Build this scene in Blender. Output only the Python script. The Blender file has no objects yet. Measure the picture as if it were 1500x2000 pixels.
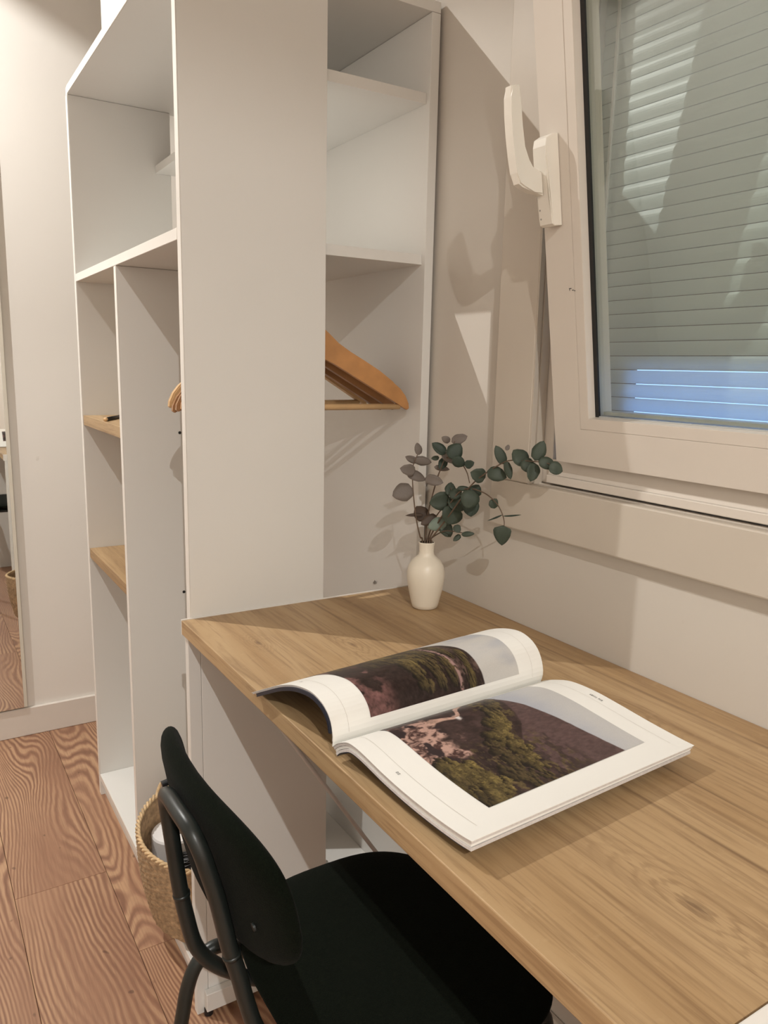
import bpy, bmesh, math, random
import numpy as np
from mathutils import Vector, Matrix, noise as mnoise

# ------------------------------------------------------------------ camera, world, lights, exposure
sc = bpy.context.scene
COL = sc.collection
R = math.radians

cam_data = bpy.data.cameras.new('camera')
cam = bpy.data.objects.new('camera', cam_data)
COL.objects.link(cam)
sc.camera = cam
cam_data.sensor_fit = 'VERTICAL'
cam_data.sensor_height = 24.0
cam_data.lens = 24.0 * 1514.34 / 2000.0
cam_data.clip_start = 0.02
rx, ry, rz = 1.38624, 0.02222, -0.55644
rot = Matrix.Rotation(rz, 3, 'Z') @ Matrix.Rotation(rx, 3, 'X') @ Matrix.Rotation(ry, 3, 'Z')
cam.matrix_world = Matrix.Translation((-0.8628, -1.2229, 1.1706)) @ rot.to_4x4()

world = bpy.data.worlds.new('dusk_sky')
sc.world = world
world.use_nodes = True
bg = world.node_tree.nodes['Background']
bg.inputs[0].default_value = (0.30, 0.50, 1.0, 1)
bg.inputs[1].default_value = 3.0

sc.view_settings.view_transform = 'Standard'
sc.view_settings.look = 'None'
sc.view_settings.gamma = 1.0
sc.view_settings.use_curve_mapping = False
sc.view_settings.exposure = -0.09

CEIL = 2.60
SPOTS = [  # x, y, watts, can depth, can radius, lamp radius : ceiling downlights (a small lamp disc inside a short round can)
    (-1.24, 0.82, 36.0, 0.0318, 0.060, 0.006),
    (-1.34, -2.85, 63.0, 0.0283, 0.085, 0.010),
]
SPOT_COLOR = (1.0, 0.982, 0.945)

# ------------------------------------------------------------------ helpers
def link(o):
    COL.objects.link(o)
    return o

def mesh_obj(name, me, mat=None, parent=None):
    o = link(bpy.data.objects.new(name, me))
    if mat is not None and not me.materials:
        me.materials.append(mat)
    if parent is not None:
        o.parent = parent
        o.matrix_parent_inverse = Matrix.Translation(-Vector(parent.location))
    return o

def bm_obj(name, bm, mat=None, parent=None, smooth=False):
    bmesh.ops.recalc_face_normals(bm, faces=bm.faces)
    me = bpy.data.meshes.new(name)
    bm.to_mesh(me)
    bm.free()
    if smooth:
        me.polygons.foreach_set('use_smooth', [True] * len(me.polygons))
    return mesh_obj(name, me, mat, parent)

def data_obj(name, verts, faces, mat=None, parent=None, smooth=False, fix=True):
    me = bpy.data.meshes.new(name)
    me.from_pydata([tuple(map(float, v)) for v in verts], [], faces)
    me.update()
    if fix:
        b = bmesh.new(); b.from_mesh(me)
        bmesh.ops.recalc_face_normals(b, faces=b.faces)
        b.to_mesh(me); b.free()
    if smooth:
        me.polygons.foreach_set('use_smooth', [True] * len(me.polygons))
    return mesh_obj(name, me, mat, parent)

def empty(name, loc=(0, 0, 0)):
    o = link(bpy.data.objects.new(name, None))
    o.location = loc
    o.empty_display_size = 0.05
    return o

def tag(o, label=None, cat=None, group=None, kind=None):
    if label: o['label'] = label
    if cat: o['category'] = cat
    if group: o['group'] = group
    if kind: o['kind'] = kind
    return o

def add_box(bm, x0, x1, y0, y1, z0, z1, bev=0.0, M=None, seg=2):
    vs = [bm.verts.new(p) for p in [(x0, y0, z0), (x1, y0, z0), (x1, y1, z0), (x0, y1, z0),
                                    (x0, y0, z1), (x1, y0, z1), (x1, y1, z1), (x0, y1, z1)]]
    fs = [bm.faces.new([vs[i] for i in f]) for f in
          [(3, 2, 1, 0), (4, 5, 6, 7), (0, 1, 5, 4), (1, 2, 6, 5), (2, 3, 7, 6), (3, 0, 4, 7)]]
    if bev > 0:
        es = list({e for f in fs for e in f.edges})
        r = bmesh.ops.bevel(bm, geom=es, offset=bev, segments=seg, affect='EDGES', profile=0.5)
        vs = list({v for f in bm.faces for v in f.verts}) if M is None else list({v for f in r['faces'] for v in f.verts} | {v for v in vs if v.is_valid})
    if M is not None:
        for v in vs:
            v.co = M @ v.co

def box(name, x0, x1, y0, y1, z0, z1, mat, parent=None, bev=0.0008, seg=1):
    bm = bmesh.new()
    add_box(bm, x0, x1, y0, y1, z0, z1, bev, None, seg)
    return bm_obj(name, bm, mat, parent)

def prism(bm, pts2, fn, w0, w1):
    """extrude a 2D polygon; fn(a, b, w) -> 3D"""
    a = [bm.verts.new(fn(p[0], p[1], w0)) for p in pts2]
    b = [bm.verts.new(fn(p[0], p[1], w1)) for p in pts2]
    n = len(a)
    bm.faces.new(a[::-1]); bm.faces.new(b)
    for i in range(n):
        bm.faces.new([a[i], a[(i + 1) % n], b[(i + 1) % n], b[i]])

def catmull(P, n=6, closed=False):
    P = [Vector(p) for p in P]
    out = []
    m = len(P)
    rng = range(m if closed else m - 1)
    for i in rng:
        if closed:
            p0, p1, p2, p3 = P[i - 1], P[i], P[(i + 1) % m], P[(i + 2) % m]
        else:
            p0 = P[i - 1] if i > 0 else P[0] * 2 - P[1]
            p1, p2 = P[i], P[i + 1]
            p3 = P[i + 2] if i + 2 < m else P[-1] * 2 - P[-2]
        for k in range(n):
            t = k / n
            out.append(0.5 * ((2 * p1) + (-p0 + p2) * t + (2 * p0 - 5 * p1 + 4 * p2 - p3) * t * t
                              + (-p0 + 3 * p1 - 3 * p2 + p3) * t ** 3))
    if not closed:
        out.append(P[-1])
    return out

def tube(bm, P, rad, n=10, closed=False):
    P = [Vector(p) for p in P]
    m = len(P)
    if not hasattr(rad, '__len__'):
        rad = [rad] * m
    up = None
    rings = []
    for i, p in enumerate(P):
        if closed:
            t = P[(i + 1) % m] - P[i - 1]
        else:
            t = P[min(i + 1, m - 1)] - P[max(i - 1, 0)]
        t.normalize()
        if up is None:
            up = t.orthogonal().normalized()
        up = (up - t * up.dot(t)).normalized()
        s = t.cross(up)
        rings.append([bm.verts.new(p + (up * math.cos(2 * math.pi * k / n) + s * math.sin(2 * math.pi * k / n)) * rad[i])
                      for k in range(n)])
    for i in range(m if closed else m - 1):
        a, b = rings[i], rings[(i + 1) % m]
        for k in range(n):
            bm.faces.new([a[k], a[(k + 1) % n], b[(k + 1) % n], b[k]])
    if not closed:
        bm.faces.new(rings[0][::-1]); bm.faces.new(rings[-1])

def lathe(bm, prof, n=32, c=(0, 0, 0)):
    rings = []
    for r, z in prof:
        if r < 1e-6:
            rings.append([bm.verts.new((c[0], c[1], c[2] + z))])
        else:
            rings.append([bm.verts.new((c[0] + r * math.cos(2 * math.pi * k / n), c[1] + r * math.sin(2 * math.pi * k / n), c[2] + z)) for k in range(n)])
    for a, b in zip(rings, rings[1:]):
        for k in range(n):
            k2 = (k + 1) % n
            if len(a) == 1 and len(b) == 1: continue
            if len(a) == 1: bm.faces.new([a[0], b[k2], b[k]])
            elif len(b) == 1: bm.faces.new([a[k], a[k2], b[0]])
            else: bm.faces.new([a[k], a[k2], b[k2], b[k]])

def disc(bm, c, n, r, h, seg=12):
    """short cylinder along n"""
    n = Vector(n).normalized()
    tube(bm, [Vector(c), Vector(c) + n * h], r, seg)

# ------------------------------------------------------------------ materials
def new_mat(name):
    m = bpy.data.materials.new(name)
    m.use_nodes = True
    nt = m.node_tree
    return m, nt, nt.nodes['Principled BSDF'], nt.nodes['Material Output']

def N(nt, kind, **kw):
    n = nt.nodes.new(kind)
    for k, v in kw.items():
        setattr(n, k, v)
    return n

def setin(n, **kw):
    for k, v in kw.items():
        n.inputs[k.replace('_', ' ')].default_value = v

def ramp(nt, fac, stops):
    r = N(nt, 'ShaderNodeValToRGB')
    el = r.color_ramp.elements
    while len(el) < len(stops): el.new(0.5)
    for e, (p, c) in zip(el, stops):
        e.position = p; e.color = (*c, 1) if len(c) == 3 else c
    nt.links.new(fac, r.inputs[0])
    return r.outputs[0]

def coords(nt, scale=(1, 1, 1), rand=0.0, loc=(0, 0, 0)):
    tc = N(nt, 'ShaderNodeTexCoord')
    mp = N(nt, 'ShaderNodeMapping')
    mp.inputs['Scale'].default_value = scale
    mp.inputs['Location'].default_value = loc
    nt.links.new(tc.outputs['Object'], mp.inputs[0])
    out = mp.outputs[0]
    if rand:
        oi = N(nt, 'ShaderNodeObjectInfo')
        mul = N(nt, 'ShaderNodeMath', operation='MULTIPLY'); mul.inputs[1].default_value = rand
        nt.links.new(oi.outputs['Random'], mul.inputs[0])
        add = N(nt, 'ShaderNodeVectorMath', operation='ADD')
        nt.links.new(out, add.inputs[0]); nt.links.new(mul.outputs[0], add.inputs[1])
        out = add.outputs[0]
    return out

def noise_tex(nt, vec, scale=1, detail=2, rough=0.5, dist=0.0):
    n = N(nt, 'ShaderNodeTexNoise')
    setin(n, Scale=scale, Detail=detail, Roughness=rough, Distortion=dist)
    nt.links.new(vec, n.inputs['Vector'])
    return n.outputs['Fac']

def math_n(nt, op, a, b=None):
    n = N(nt, 'ShaderNodeMath', operation=op)
    for i, v in enumerate((a, b)):
        if v is None: continue
        if isinstance(v, (int, float)): n.inputs[i].default_value = v
        else: nt.links.new(v, n.inputs[i])
    return n.outputs[0]

def mixc(nt, fac, a, b, blend='MIX'):
    n = N(nt, 'ShaderNodeMix', data_type='RGBA', blend_type=blend)
    for i, v in ((0, fac), (6, a), (7, b)):
        if isinstance(v, (int, float)): n.inputs[i].default_value = v
        elif isinstance(v, tuple): n.inputs[i].default_value = (*v, 1)
        else: nt.links.new(v, n.inputs[i])
    return n.outputs[2]

def bump(nt, p, h, strength=0.2, dist=0.001):
    b = N(nt, 'ShaderNodeBump')
    setin(b, Strength=strength, Distance=dist)
    nt.links.new(h, b.inputs['Height'])
    nt.links.new(b.outputs[0], p.inputs['Normal'])

def plain(name, col, rough=0.5, var=0.03, scale=12, bmp=0.0, bscale=200, metal=0.0, spec=0.5, coat=0.0):
    m, nt, p, out = new_mat(name)
    v = coords(nt)
    f = noise_tex(nt, v, scale, 3)
    lo = tuple(c * (1 - var) for c in col); hi = tuple(min(1, c * (1 + var)) for c in col)
    nt.links.new(ramp(nt, f, [(0.3, lo), (0.7, hi)]), p.inputs['Base Color'])
    setin(p, Roughness=rough, Metallic=metal)
    p.inputs['Specular IOR Level'].default_value = spec
    p.inputs['Coat Weight'].default_value = coat
    if bmp:
        bump(nt, p, noise_tex(nt, v, bscale, 3), bmp, 0.0008)
    return m

def wall_paint(name, col):
    m, nt, p, out = new_mat(name)
    v = coords(nt)
    big = noise_tex(nt, v, 2.2, 3)
    base = ramp(nt, big, [(0.3, tuple(c * 0.975 for c in col)), (0.7, col)])
    # small scuffs
    sc_ = noise_tex(nt, v, 28, 2, 0.6)
    mask = ramp(nt, sc_, [(0.74, (0, 0, 0)), (0.80, (1, 1, 1))])
    c2 = mixc(nt, math_n(nt, 'MULTIPLY', mask, 0.18), base, (0.42, 0.36, 0.28))
    nt.links.new(c2, p.inputs['Base Color'])
    setin(p, Roughness=0.62)
    p.inputs['Specular IOR Level'].default_value = 0.3
    bump(nt, p, noise_tex(nt, v, 130, 3), 0.12, 0.0006)
    return m

def laminate_oak(name, axis='Y', tint=1.0, seams=(), knots=((-0.36, 0.62, 1.0),)):
    """oak-look laminate, grain along Y; seams are printed board joints at given X"""
    m, nt, p, out = new_mat(name)
    T = lambda *c: tuple(x * tint for x in c)
    broad = noise_tex(nt, coords(nt, (9, 0.8, 9), 7.0), 1.0, 3, 0.55, 0.8)
    mid = noise_tex(nt, coords(nt, (38, 2.3, 38), 7.0, (1.3, 0.2, 0)), 1.0, 5, 0.66, 1.6)
    fine = noise_tex(nt, coords(nt, (210, 7.0, 210), 3.0), 1.0, 3, 0.6, 0.4)
    cross = noise_tex(nt, coords(nt, (60, 90, 60), 3.0), 1.0, 2, 0.6)
    base = ramp(nt, broad, [(0.30, T(0.330, 0.205, 0.098)), (0.46, T(0.420, 0.272, 0.136)), (0.58, T(0.475, 0.322, 0.172)), (0.74, T(0.380, 0.235, 0.112))])
    dark = T(0.215, 0.120, 0.055)
    c = mixc(nt, math_n(nt, 'MULTIPLY', ramp(nt, mid, [(0.34, (1, 1, 1)), (0.50, (0, 0, 0))]), 0.46), base, dark)
    c = mixc(nt, math_n(nt, 'MULTIPLY', ramp(nt, mid, [(0.55, (0, 0, 0)), (0.70, (1, 1, 1))]), 0.18), c, T(0.55, 0.390, 0.220))
    pm = ramp(nt, fine, [(0.34, (1, 1, 1)), (0.47, (0, 0, 0))])
    c = mixc(nt, math_n(nt, 'MULTIPLY', pm, 0.42), c, dark)
    c = mixc(nt, math_n(nt, 'MULTIPLY', ramp(nt, cross, [(0.62, (0, 0, 0)), (0.72, (1, 1, 1))]), 0.16), c, T(0.55, 0.39, 0.22))
    # knots: warped cells with dark cores and rings around them
    kd = None
    for kx, ky, ks in knots:
        tcn = N(nt, 'ShaderNodeTexCoord'); mp = N(nt, 'ShaderNodeMapping')
        mp.inputs['Scale'].default_value = (4.6 / ks, 2.0 / ks, 0.0); mp.inputs['Location'].default_value = (-kx * 4.6 / ks, -ky * 2.0 / ks, 0)
        nt.links.new(tcn.outputs['Object'], mp.inputs[0])
        ln = N(nt, 'ShaderNodeVectorMath', operation='LENGTH'); nt.links.new(mp.outputs[0], ln.inputs[0])
        kd = ln.outputs['Value'] if kd is None else math_n(nt, 'MINIMUM', kd, ln.outputs['Value'])
    kd = math_n(nt, 'ADD', kd, math_n(nt, 'MULTIPLY', math_n(nt, 'SUBTRACT', mid, 0.5), 0.16))
    core = ramp(nt, kd, [(0.008, (1, 1, 1)), (0.034, (0, 0, 0))])
    rings = math_n(nt, 'ADD', math_n(nt, 'MULTIPLY', math_n(nt, 'SINE', math_n(nt, 'MULTIPLY', kd, 150.0)), 0.5), 0.5)
    near = ramp(nt, kd, [(0.06, (1, 1, 1)), (0.26, (0, 0, 0))])
    c = mixc(nt, math_n(nt, 'MULTIPLY', math_n(nt, 'MULTIPLY', ramp(nt, rings, [(0.0, (1, 1, 1)), (0.4, (0, 0, 0))]), near), 0.42), c, dark)
    c = mixc(nt, math_n(nt, 'MULTIPLY', core, 0.65), c, T(0.120, 0.062, 0.032))
    crack = ramp(nt, noise_tex(nt, coords(nt, (19, 0.9, 19), 2.0, (3.1, 0.4, 0)), 1.0, 5, 0.7, 0.9), [(0.295, (1, 1, 1)), (0.340, (0, 0, 0))])
    c = mixc(nt, math_n(nt, 'MULTIPLY', crack, 0.60), c, T(0.13, 0.07, 0.034))
    if seams:
        tc = N(nt, 'ShaderNodeTexCoord'); sx = N(nt, 'ShaderNodeSeparateXYZ'); nt.links.new(tc.outputs['Object'], sx.inputs[0])
        for s_ in seams:
            d = math_n(nt, 'ABSOLUTE', math_n(nt, 'SUBTRACT', sx.outputs[0], s_))
            c = mixc(nt, math_n(nt, 'MULTIPLY', ramp(nt, d, [(0.0006, (1, 1, 1)), (0.0013, (0, 0, 0))]), 0.55), c, T(0.16, 0.09, 0.045))
    nt.links.new(c, p.inputs['Base Color'])
    setin(p, Roughness=0.45)
    p.inputs['Specular IOR Level'].default_value = 0.4
    bump(nt, p, fine, 0.12, 0.0004)
    return m

def floor_wood(name):
    m, nt, p, out = new_mat(name)
    # growth rings: lines running along the plank, bent into arches and eyes by a smooth field
    h = noise_tex(nt, coords(nt, (5.0, 1.15, 1), 41.0), 1.0, 0.8, 0.45, 0.5)
    wob = noise_tex(nt, coords(nt, (30, 9, 1), 17.0), 1.0, 2, 0.5)
    tc = N(nt, 'ShaderNodeTexCoord'); sx = N(nt, 'ShaderNodeSeparateXYZ'); nt.links.new(tc.outputs['Object'], sx.inputs[0])
    ph = math_n(nt, 'ADD', math_n(nt, 'MULTIPLY', sx.outputs[0], 620.0), math_n(nt, 'ADD', math_n(nt, 'MULTIPLY', h, 165.0), math_n(nt, 'MULTIPLY', wob, 7.0)))
    s = math_n(nt, 'ADD', math_n(nt, 'MULTIPLY', math_n(nt, 'SINE', ph), 0.5), 0.5)
    big = noise_tex(nt, coords(nt, (4.5, 1.1, 1), 23.0), 1.0, 3, 0.6)
    amp = ramp(nt, noise_tex(nt, coords(nt, (6.5, 1.6, 1), 31.0), 1.0, 2, 0.5), [(0.34, (0.12, 0.12, 0.12)), (0.62, (1, 1, 1))])
    base = ramp(nt, big, [(0.28, (0.250, 0.122, 0.072)), (0.5, (0.320, 0.168, 0.100)), (0.72, (0.385, 0.215, 0.128))])
    lines = ramp(nt, s, [(0.03, (1, 1, 1)), (0.30, (0, 0, 0))])
    c = mixc(nt, math_n(nt, 'MULTIPLY', math_n(nt, 'MULTIPLY', lines, amp), 0.62), base, (0.165, 0.075, 0.045))
    light = ramp(nt, s, [(0.40, (0, 0, 0)), (0.85, (1, 1, 1))])
    c = mixc(nt, math_n(nt, 'MULTIPLY', math_n(nt, 'MULTIPLY', light, amp), 0.64), c, (0.560, 0.355, 0.205))
    fine = noise_tex(nt, coords(nt, (260, 10, 1), 13.0), 1.0, 3, 0.6)
    c = mixc(nt, math_n(nt, 'MULTIPLY', ramp(nt, fine, [(0.38, (1, 1, 1)), (0.55, (0, 0, 0))]), 0.26), c, (0.175, 0.085, 0.050))
    knot = ramp(nt, noise_tex(nt, coords(nt, (48, 30, 1), 9.0), 1.0, 0, 0.5), [(0.825, (0, 0, 0)), (0.86, (1, 1, 1))])
    c = mixc(nt, math_n(nt, 'MULTIPLY', knot, 0.6), c, (0.10, 0.05, 0.03))
    nt.links.new(c, p.inputs['Base Color'])
    setin(p, Roughness=0.42)
    p.inputs['Specular IOR Level'].default_value = 0.4
    bump(nt, p, s, 0.05, 0.0005)
    return m

def fabric(name, col):
    m, nt, p, out = new_mat(name)
    v = coords(nt)
    vo = N(nt, 'ShaderNodeTexVoronoi'); setin(vo, Scale=720)
    nt.links.new(v, vo.inputs['Vector'])
    f = vo.outputs['Distance']
    n = noise_tex(nt, v, 9, 3)
    c = ramp(nt, f, [(0, tuple(c * 1.5 for c in col)), (0.6, tuple(c * 0.7 for c in col))])
    c = mixc(nt, 0.3, c, mixc(nt, n, (0.7, 0.7, 0.7), (1.3, 1.3, 1.3)), 'MULTIPLY')
    nt.links.new(c, p.inputs['Base Color'])
    setin(p, Roughness=0.95)
    p.inputs['Specular IOR Level'].default_value = 0.08
    p.inputs['Sheen Weight'].default_value = 0.02
    bump(nt, p, f, 0.5, 0.0006)
    return m

def thin_glass(name, tint):
    m, nt, p, out = new_mat(name)
    nt.nodes.remove(p)
    tr = N(nt, 'ShaderNodeBsdfTransparent'); tr.inputs[0].default_value = (*tint, 1)
    gl = N(nt, 'ShaderNodeBsdfGlossy'); gl.inputs['Roughness'].default_value = 0.004
    lw = N(nt, 'ShaderNodeLayerWeight'); lw.inputs[0].default_value = 0.5
    fres = math_n(nt, 'ADD', math_n(nt, 'MULTIPLY', math_n(nt, 'POWER', lw.outputs['Facing'], 5.0), 0.88), 0.12)
    smear = noise_tex(nt, coords(nt, (5, 5, 5)), 1.0, 3)
    f = math_n(nt, 'MULTIPLY', fres, math_n(nt, 'ADD', math_n(nt, 'MULTIPLY', smear, 0.4), 0.8))
    mx = N(nt, 'ShaderNodeMixShader')
    nt.links.new(f, mx.inputs[0]); nt.links.new(tr.outputs[0], mx.inputs[1]); nt.links.new(gl.outputs[0], mx.inputs[2])
    nt.links.new(mx.outputs[0], out.inputs[0])
    return m

def slat_mat(name):
    m, nt, p, out = new_mat(name)
    f = noise_tex(nt, coords(nt, (3, 1, 30)), 3, 3)
    nt.links.new(ramp(nt, f, [(0.3, (0.66, 0.76, 0.74)), (0.7, (0.72, 0.81, 0.79))]), p.inputs['Base Color'])
    setin(p, Roughness=0.34)
    p.inputs['Specular IOR Level'].default_value = 0.5
    tl = N(nt, 'ShaderNodeBsdfTranslucent'); tl.inputs[0].default_value = (0.50, 0.66, 0.80, 1)
    mx = N(nt, 'ShaderNodeMixShader'); mx.inputs[0].default_value = 0.36
    nt.links.new(p.outputs[0], mx.inputs[1]); nt.links.new(tl.outputs[0], mx.inputs[2])
    nt.links.new(mx.outputs[0], out.inputs[0])
    return m

def emit(name, col, strength):
    m, nt, p, out = new_mat(name)
    setin(p, Roughness=0.3)
    p.inputs['Base Color'].default_value = (*col, 1)
    p.inputs['Emission Color'].default_value = (*col, 1)
    p.inputs['Emission Strength'].default_value = strength
    return m

def print_mat(name):
    m, nt, p, out = new_mat(name)
    a = N(nt, 'ShaderNodeVertexColor'); a.layer_name = 'ink'
    f = noise_tex(nt, coords(nt), 900, 2)
    c = mixc(nt, 0.25, a.outputs['Color'], mixc(nt, f, (0.6, 0.6, 0.6), (1.3, 1.3, 1.3)), 'MULTIPLY')
    nt.links.new(c, p.inputs['Base Color'])
    setin(p, Roughness=0.42)
    p.inputs['Specular IOR Level'].default_value = 0.25
    return m

def leaf_mat(name, col, dark):
    m, nt, p, out = new_mat(name)
    f = noise_tex(nt, coords(nt, (1, 1, 1), 5.0), 60, 3)
    nt.links.new(ramp(nt, f, [(0.3, dark), (0.7, col)]), p.inputs['Base Color'])
    setin(p, Roughness=0.55)
    p.inputs['Specular IOR Level'].default_value = 0.35
    return m

M = {}
M['wall'] = wall_paint('lit_white_wall_paint', (0.80, 0.765, 0.715))  # raised tone stands in for extra light on the far wall
M['wall_window'] = wall_paint('dimmed_white_window_wall_paint', (0.64, 0.590, 0.525))  # lowered tone paints in the weaker light on the window wall
M['trim'] = plain('white_trim_paint', (0.72, 0.665, 0.605), 0.45, 0.02)
M['casing'] = plain('cream_window_casing', (0.58, 0.515, 0.435), 0.42, 0.03, 6)
M['pvc'] = plain('cream_white_window_profile', (0.70, 0.635, 0.56), 0.33, 0.02, 5)
M['handle'] = plain('warm_white_handle_plastic', (0.82, 0.77, 0.68), 0.28, 0.02)
M['melamine'] = plain('white_melamine', (0.75, 0.735, 0.70), 0.38, 0.012, 4, 0.05, 300)
M['edge'] = plain('white_edge_band', (0.82, 0.785, 0.735), 0.35, 0.012)
M['desk'] = laminate_oak('oak_laminate_desktop', 'Y', 1.0, (-0.2585, -0.046), ((-0.350, -0.888, 1.0), (-0.300, -0.236, 0.7), (-0.112, -0.610, 0.8), (-0.090, -0.905, 0.9), (-0.425, -0.16, 0.5)))
M['oak'] = laminate_oak('oak_shelf', 'Y', 0.95)
M['floor'] = floor_wood('brown_laminate_floor')
M['floor_base'] = plain('dark_underlay', (0.07, 0.04, 0.025), 0.8)
M['green'] = fabric('dark_green_fabric', (0.0038, 0.0060, 0.0030))
M['metal_green'] = plain('dark_green_powder_coat', (0.014, 0.018, 0.0165), 0.36, 0.05, 30, spec=0.5)
M['screw'] = plain('dark_screw', (0.05, 0.05, 0.05), 0.35, 0.05, metal=0.8)
M['chrome'] = plain('chrome_wire', (0.6, 0.6, 0.6), 0.25, 0.03, metal=1.0)
M['steel'] = plain('steel_pin', (0.35, 0.33, 0.3), 0.35, 0.05, metal=0.9)
M['hang_orange'] = plain('orange_varnished_wood', (0.50, 0.245, 0.090), 0.36, 0.12, 30)
M['hang_light'] = plain('pale_beech_wood', (0.62, 0.40, 0.20), 0.40, 0.10, 30)
M['hang_dark'] = plain('brown_varnished_wood', (0.33, 0.165, 0.070), 0.36, 0.12, 30)
M['ceramic'] = plain('cream_ceramic', (0.84, 0.77, 0.645), 0.33, 0.02, 10, 0.05, 60)
M['inside'] = plain('dark_vase_mouth', (0.10, 0.08, 0.06), 0.7)
M['paper'] = plain('cream_page_paper', (0.90, 0.89, 0.845), 0.45, 0.01, 8)
M['paper_edge'] = plain('page_block_edges', (0.66, 0.62, 0.60), 0.6, 0.08, 300)
M['navy'] = plain('navy_inside_cover', (0.020, 0.024, 0.040), 0.4)
M['ink'] = plain('grey_print_ink', (0.23, 0.22, 0.21), 0.6)
M['ink_light'] = plain('pale_grey_rule_ink', (0.62, 0.585, 0.53), 0.6)
M['print'] = print_mat('printed_landscape')
M['glass'] = thin_glass('window_glass', (0.90, 0.93, 0.905))
M['gasket'] = plain('black_rubber_gasket', (0.010, 0.010, 0.010), 0.5)
M['spacer'] = plain('grey_reveal_profile', (0.50, 0.475, 0.42), 0.5)
M['slat'] = slat_mat('grey_pvc_shutter_slat')
M['rail'] = plain('grey_shutter_rail', (0.50, 0.51, 0.50), 0.35)
M['board'] = plain('dark_grey_sky_block', (0.06, 0.06, 0.06), 0.8)
M['mirror'] = plain('mirror_silver', (0.86, 0.87, 0.85), 0.015, 0.0, metal=1.0)
M['mirror_edge'] = plain('pale_mirror_edge', (0.66, 0.62, 0.53), 0.4)
M['straw'] = plain('woven_seagrass', (0.42, 0.285, 0.165), 0.85, 0.35, 90, 0.5, 160)
M['straw_rim'] = plain('pale_seagrass_rim', (0.58, 0.41, 0.23), 0.75, 0.3, 80, 0.4, 160)
M['tissue'] = plain('white_paper_roll', (0.86, 0.83, 0.81), 0.8)
M['card'] = plain('brown_card_core', (0.22, 0.17, 0.13), 0.8)
M['black'] = plain('black_plastic', (0.010, 0.010, 0.012), 0.45)
M['cable'] = plain('white_cable_plastic', (0.62, 0.58, 0.55), 0.45)
M['bag'] = plain('white_plastic_bag', (0.80, 0.79, 0.77), 0.3, 0.03)
M['lamp_ring'] = plain('white_lamp_ring', (0.8, 0.8, 0.78), 0.4)
M['lamp_lens'] = emit('warm_lamp_lens', (1.0, 0.88, 0.70), 12.0)
M['stem'] = plain('brown_green_stem', (0.13, 0.085, 0.055), 0.6, 0.2, 60)
M['leaf_m'] = leaf_mat('green_eucalyptus_leaf', (0.068, 0.086, 0.060), (0.036, 0.050, 0.036))
M['leaf_d'] = leaf_mat('dark_eucalyptus_leaf', (0.045, 0.065, 0.045), (0.022, 0.034, 0.024))
M['leaf_g'] = leaf_mat('greyish_eucalyptus_leaf', (0.200, 0.165, 0.140), (0.125, 0.105, 0.090))
M['leaf_b'] = leaf_mat('brown_eucalyptus_leaf', (0.100, 0.065, 0.045), (0.060, 0.042, 0.030))
M['leaf_p'] = leaf_mat('pale_eucalyptus_leaf', (0.235, 0.285, 0.235), (0.165, 0.215, 0.175))

# ------------------------------------------------------------------ room shell
XL, YB, YF = -2.2, -3.7, 1.311          # left wall, back wall, far wall faces; window wall face is X = 0
HY0, HY1, HZ0, HZ1 = -1.18, -0.30, 0.985, 1.90   # window hole in the window wall

def plank_floor():
    base = box('floor', XL, 0, YB, YF, -0.03, -0.0082, M['floor_base'], None, 0)
    tag(base, 'brown wood-look laminate floor of long planks running away from the camera', kind='structure')
    W, L, gap = 0.195, 1.285, 0.0009
    cache = {}
    def plank(x0, x1, y0, y1):
        w, l = round(x1 - x0, 4), round(y1 - y0, 4)
        if w < 0.01 or l < 0.01: return
        if (w, l) not in cache:
            bm = bmesh.new()
            add_box(bm, gap / 2, w - gap / 2, gap / 2, l - gap / 2, -0.008, 0.0, 0.0006, None, 1)
            o = bm_obj('floor_plank', bm, M['floor'], base)
            cache[(w, l)] = o.data
        else:
            o = mesh_obj('floor_plank', cache[(w, l)], None, base)
        o.location = (x0, y0, 0)
    joints = {0: 0.487, 1: 0.196, -1: 0.93, 2: 0.72, 3: 0.41, -2: 0.05, -3: 0.66, -4: 0.30, -5: 1.0, -6: 0.2, -7: 0.55, -8: 0.8}
    for k in range(-8, 4):
        x0, x1 = max(XL, -0.735 + W * k), min(0, -0.735 + W * (k + 1))
        y = joints[k]
        while y > YB: y -= L
        while y < YF:
            plank(x0, x1, max(YB, y), min(YF, y + L))
            y += L
plank_floor()

ceil = box('ceiling', XL, 0, YB, YF, CEIL, CEIL + 0.05, M['wall'], None, 0); tag(ceil, 'white ceiling', kind='structure')
wf = box('wall_far', XL, 0, YF, YF + 0.1, 0, CEIL, M['wall'], None, 0); tag(wf, 'white painted wall behind the shelving unit and mirror', kind='structure')
wl = box('wall_left', XL - 0.1, XL, YB, YF, 0, CEIL, M['wall'], None, 0); tag(wl, kind='structure')
wb = box('wall_back', XL, 0, YB - 0.1, YB, 0, CEIL, M['wall'], None, 0); tag(wb, kind='structure')
bm = bmesh.new()
add_box(bm, 0, 0.18, YB, HY0, 0, CEIL); add_box(bm, 0, 0.18, HY1, YF + 0.1, 0, CEIL)
add_box(bm, 0, 0.18, HY0, HY1, 0, HZ0); add_box(bm, 0, 0.18, HY0, HY1, HZ1, CEIL)
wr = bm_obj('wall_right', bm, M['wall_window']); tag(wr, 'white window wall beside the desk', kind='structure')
bf = box('baseboard_far', XL, -0.0005, YF - 0.012, YF - 0.0002, 0, 0.092, M['trim'], None, 0.002); tag(bf, 'white baseboard under the mirror', kind='structure')
br = box('baseboard_right', -0.012, -0.0002, YB, 0.0, 0, 0.10, M['trim'], None, 0.002); tag(br, 'white baseboard under the desk', kind='structure')

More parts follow.
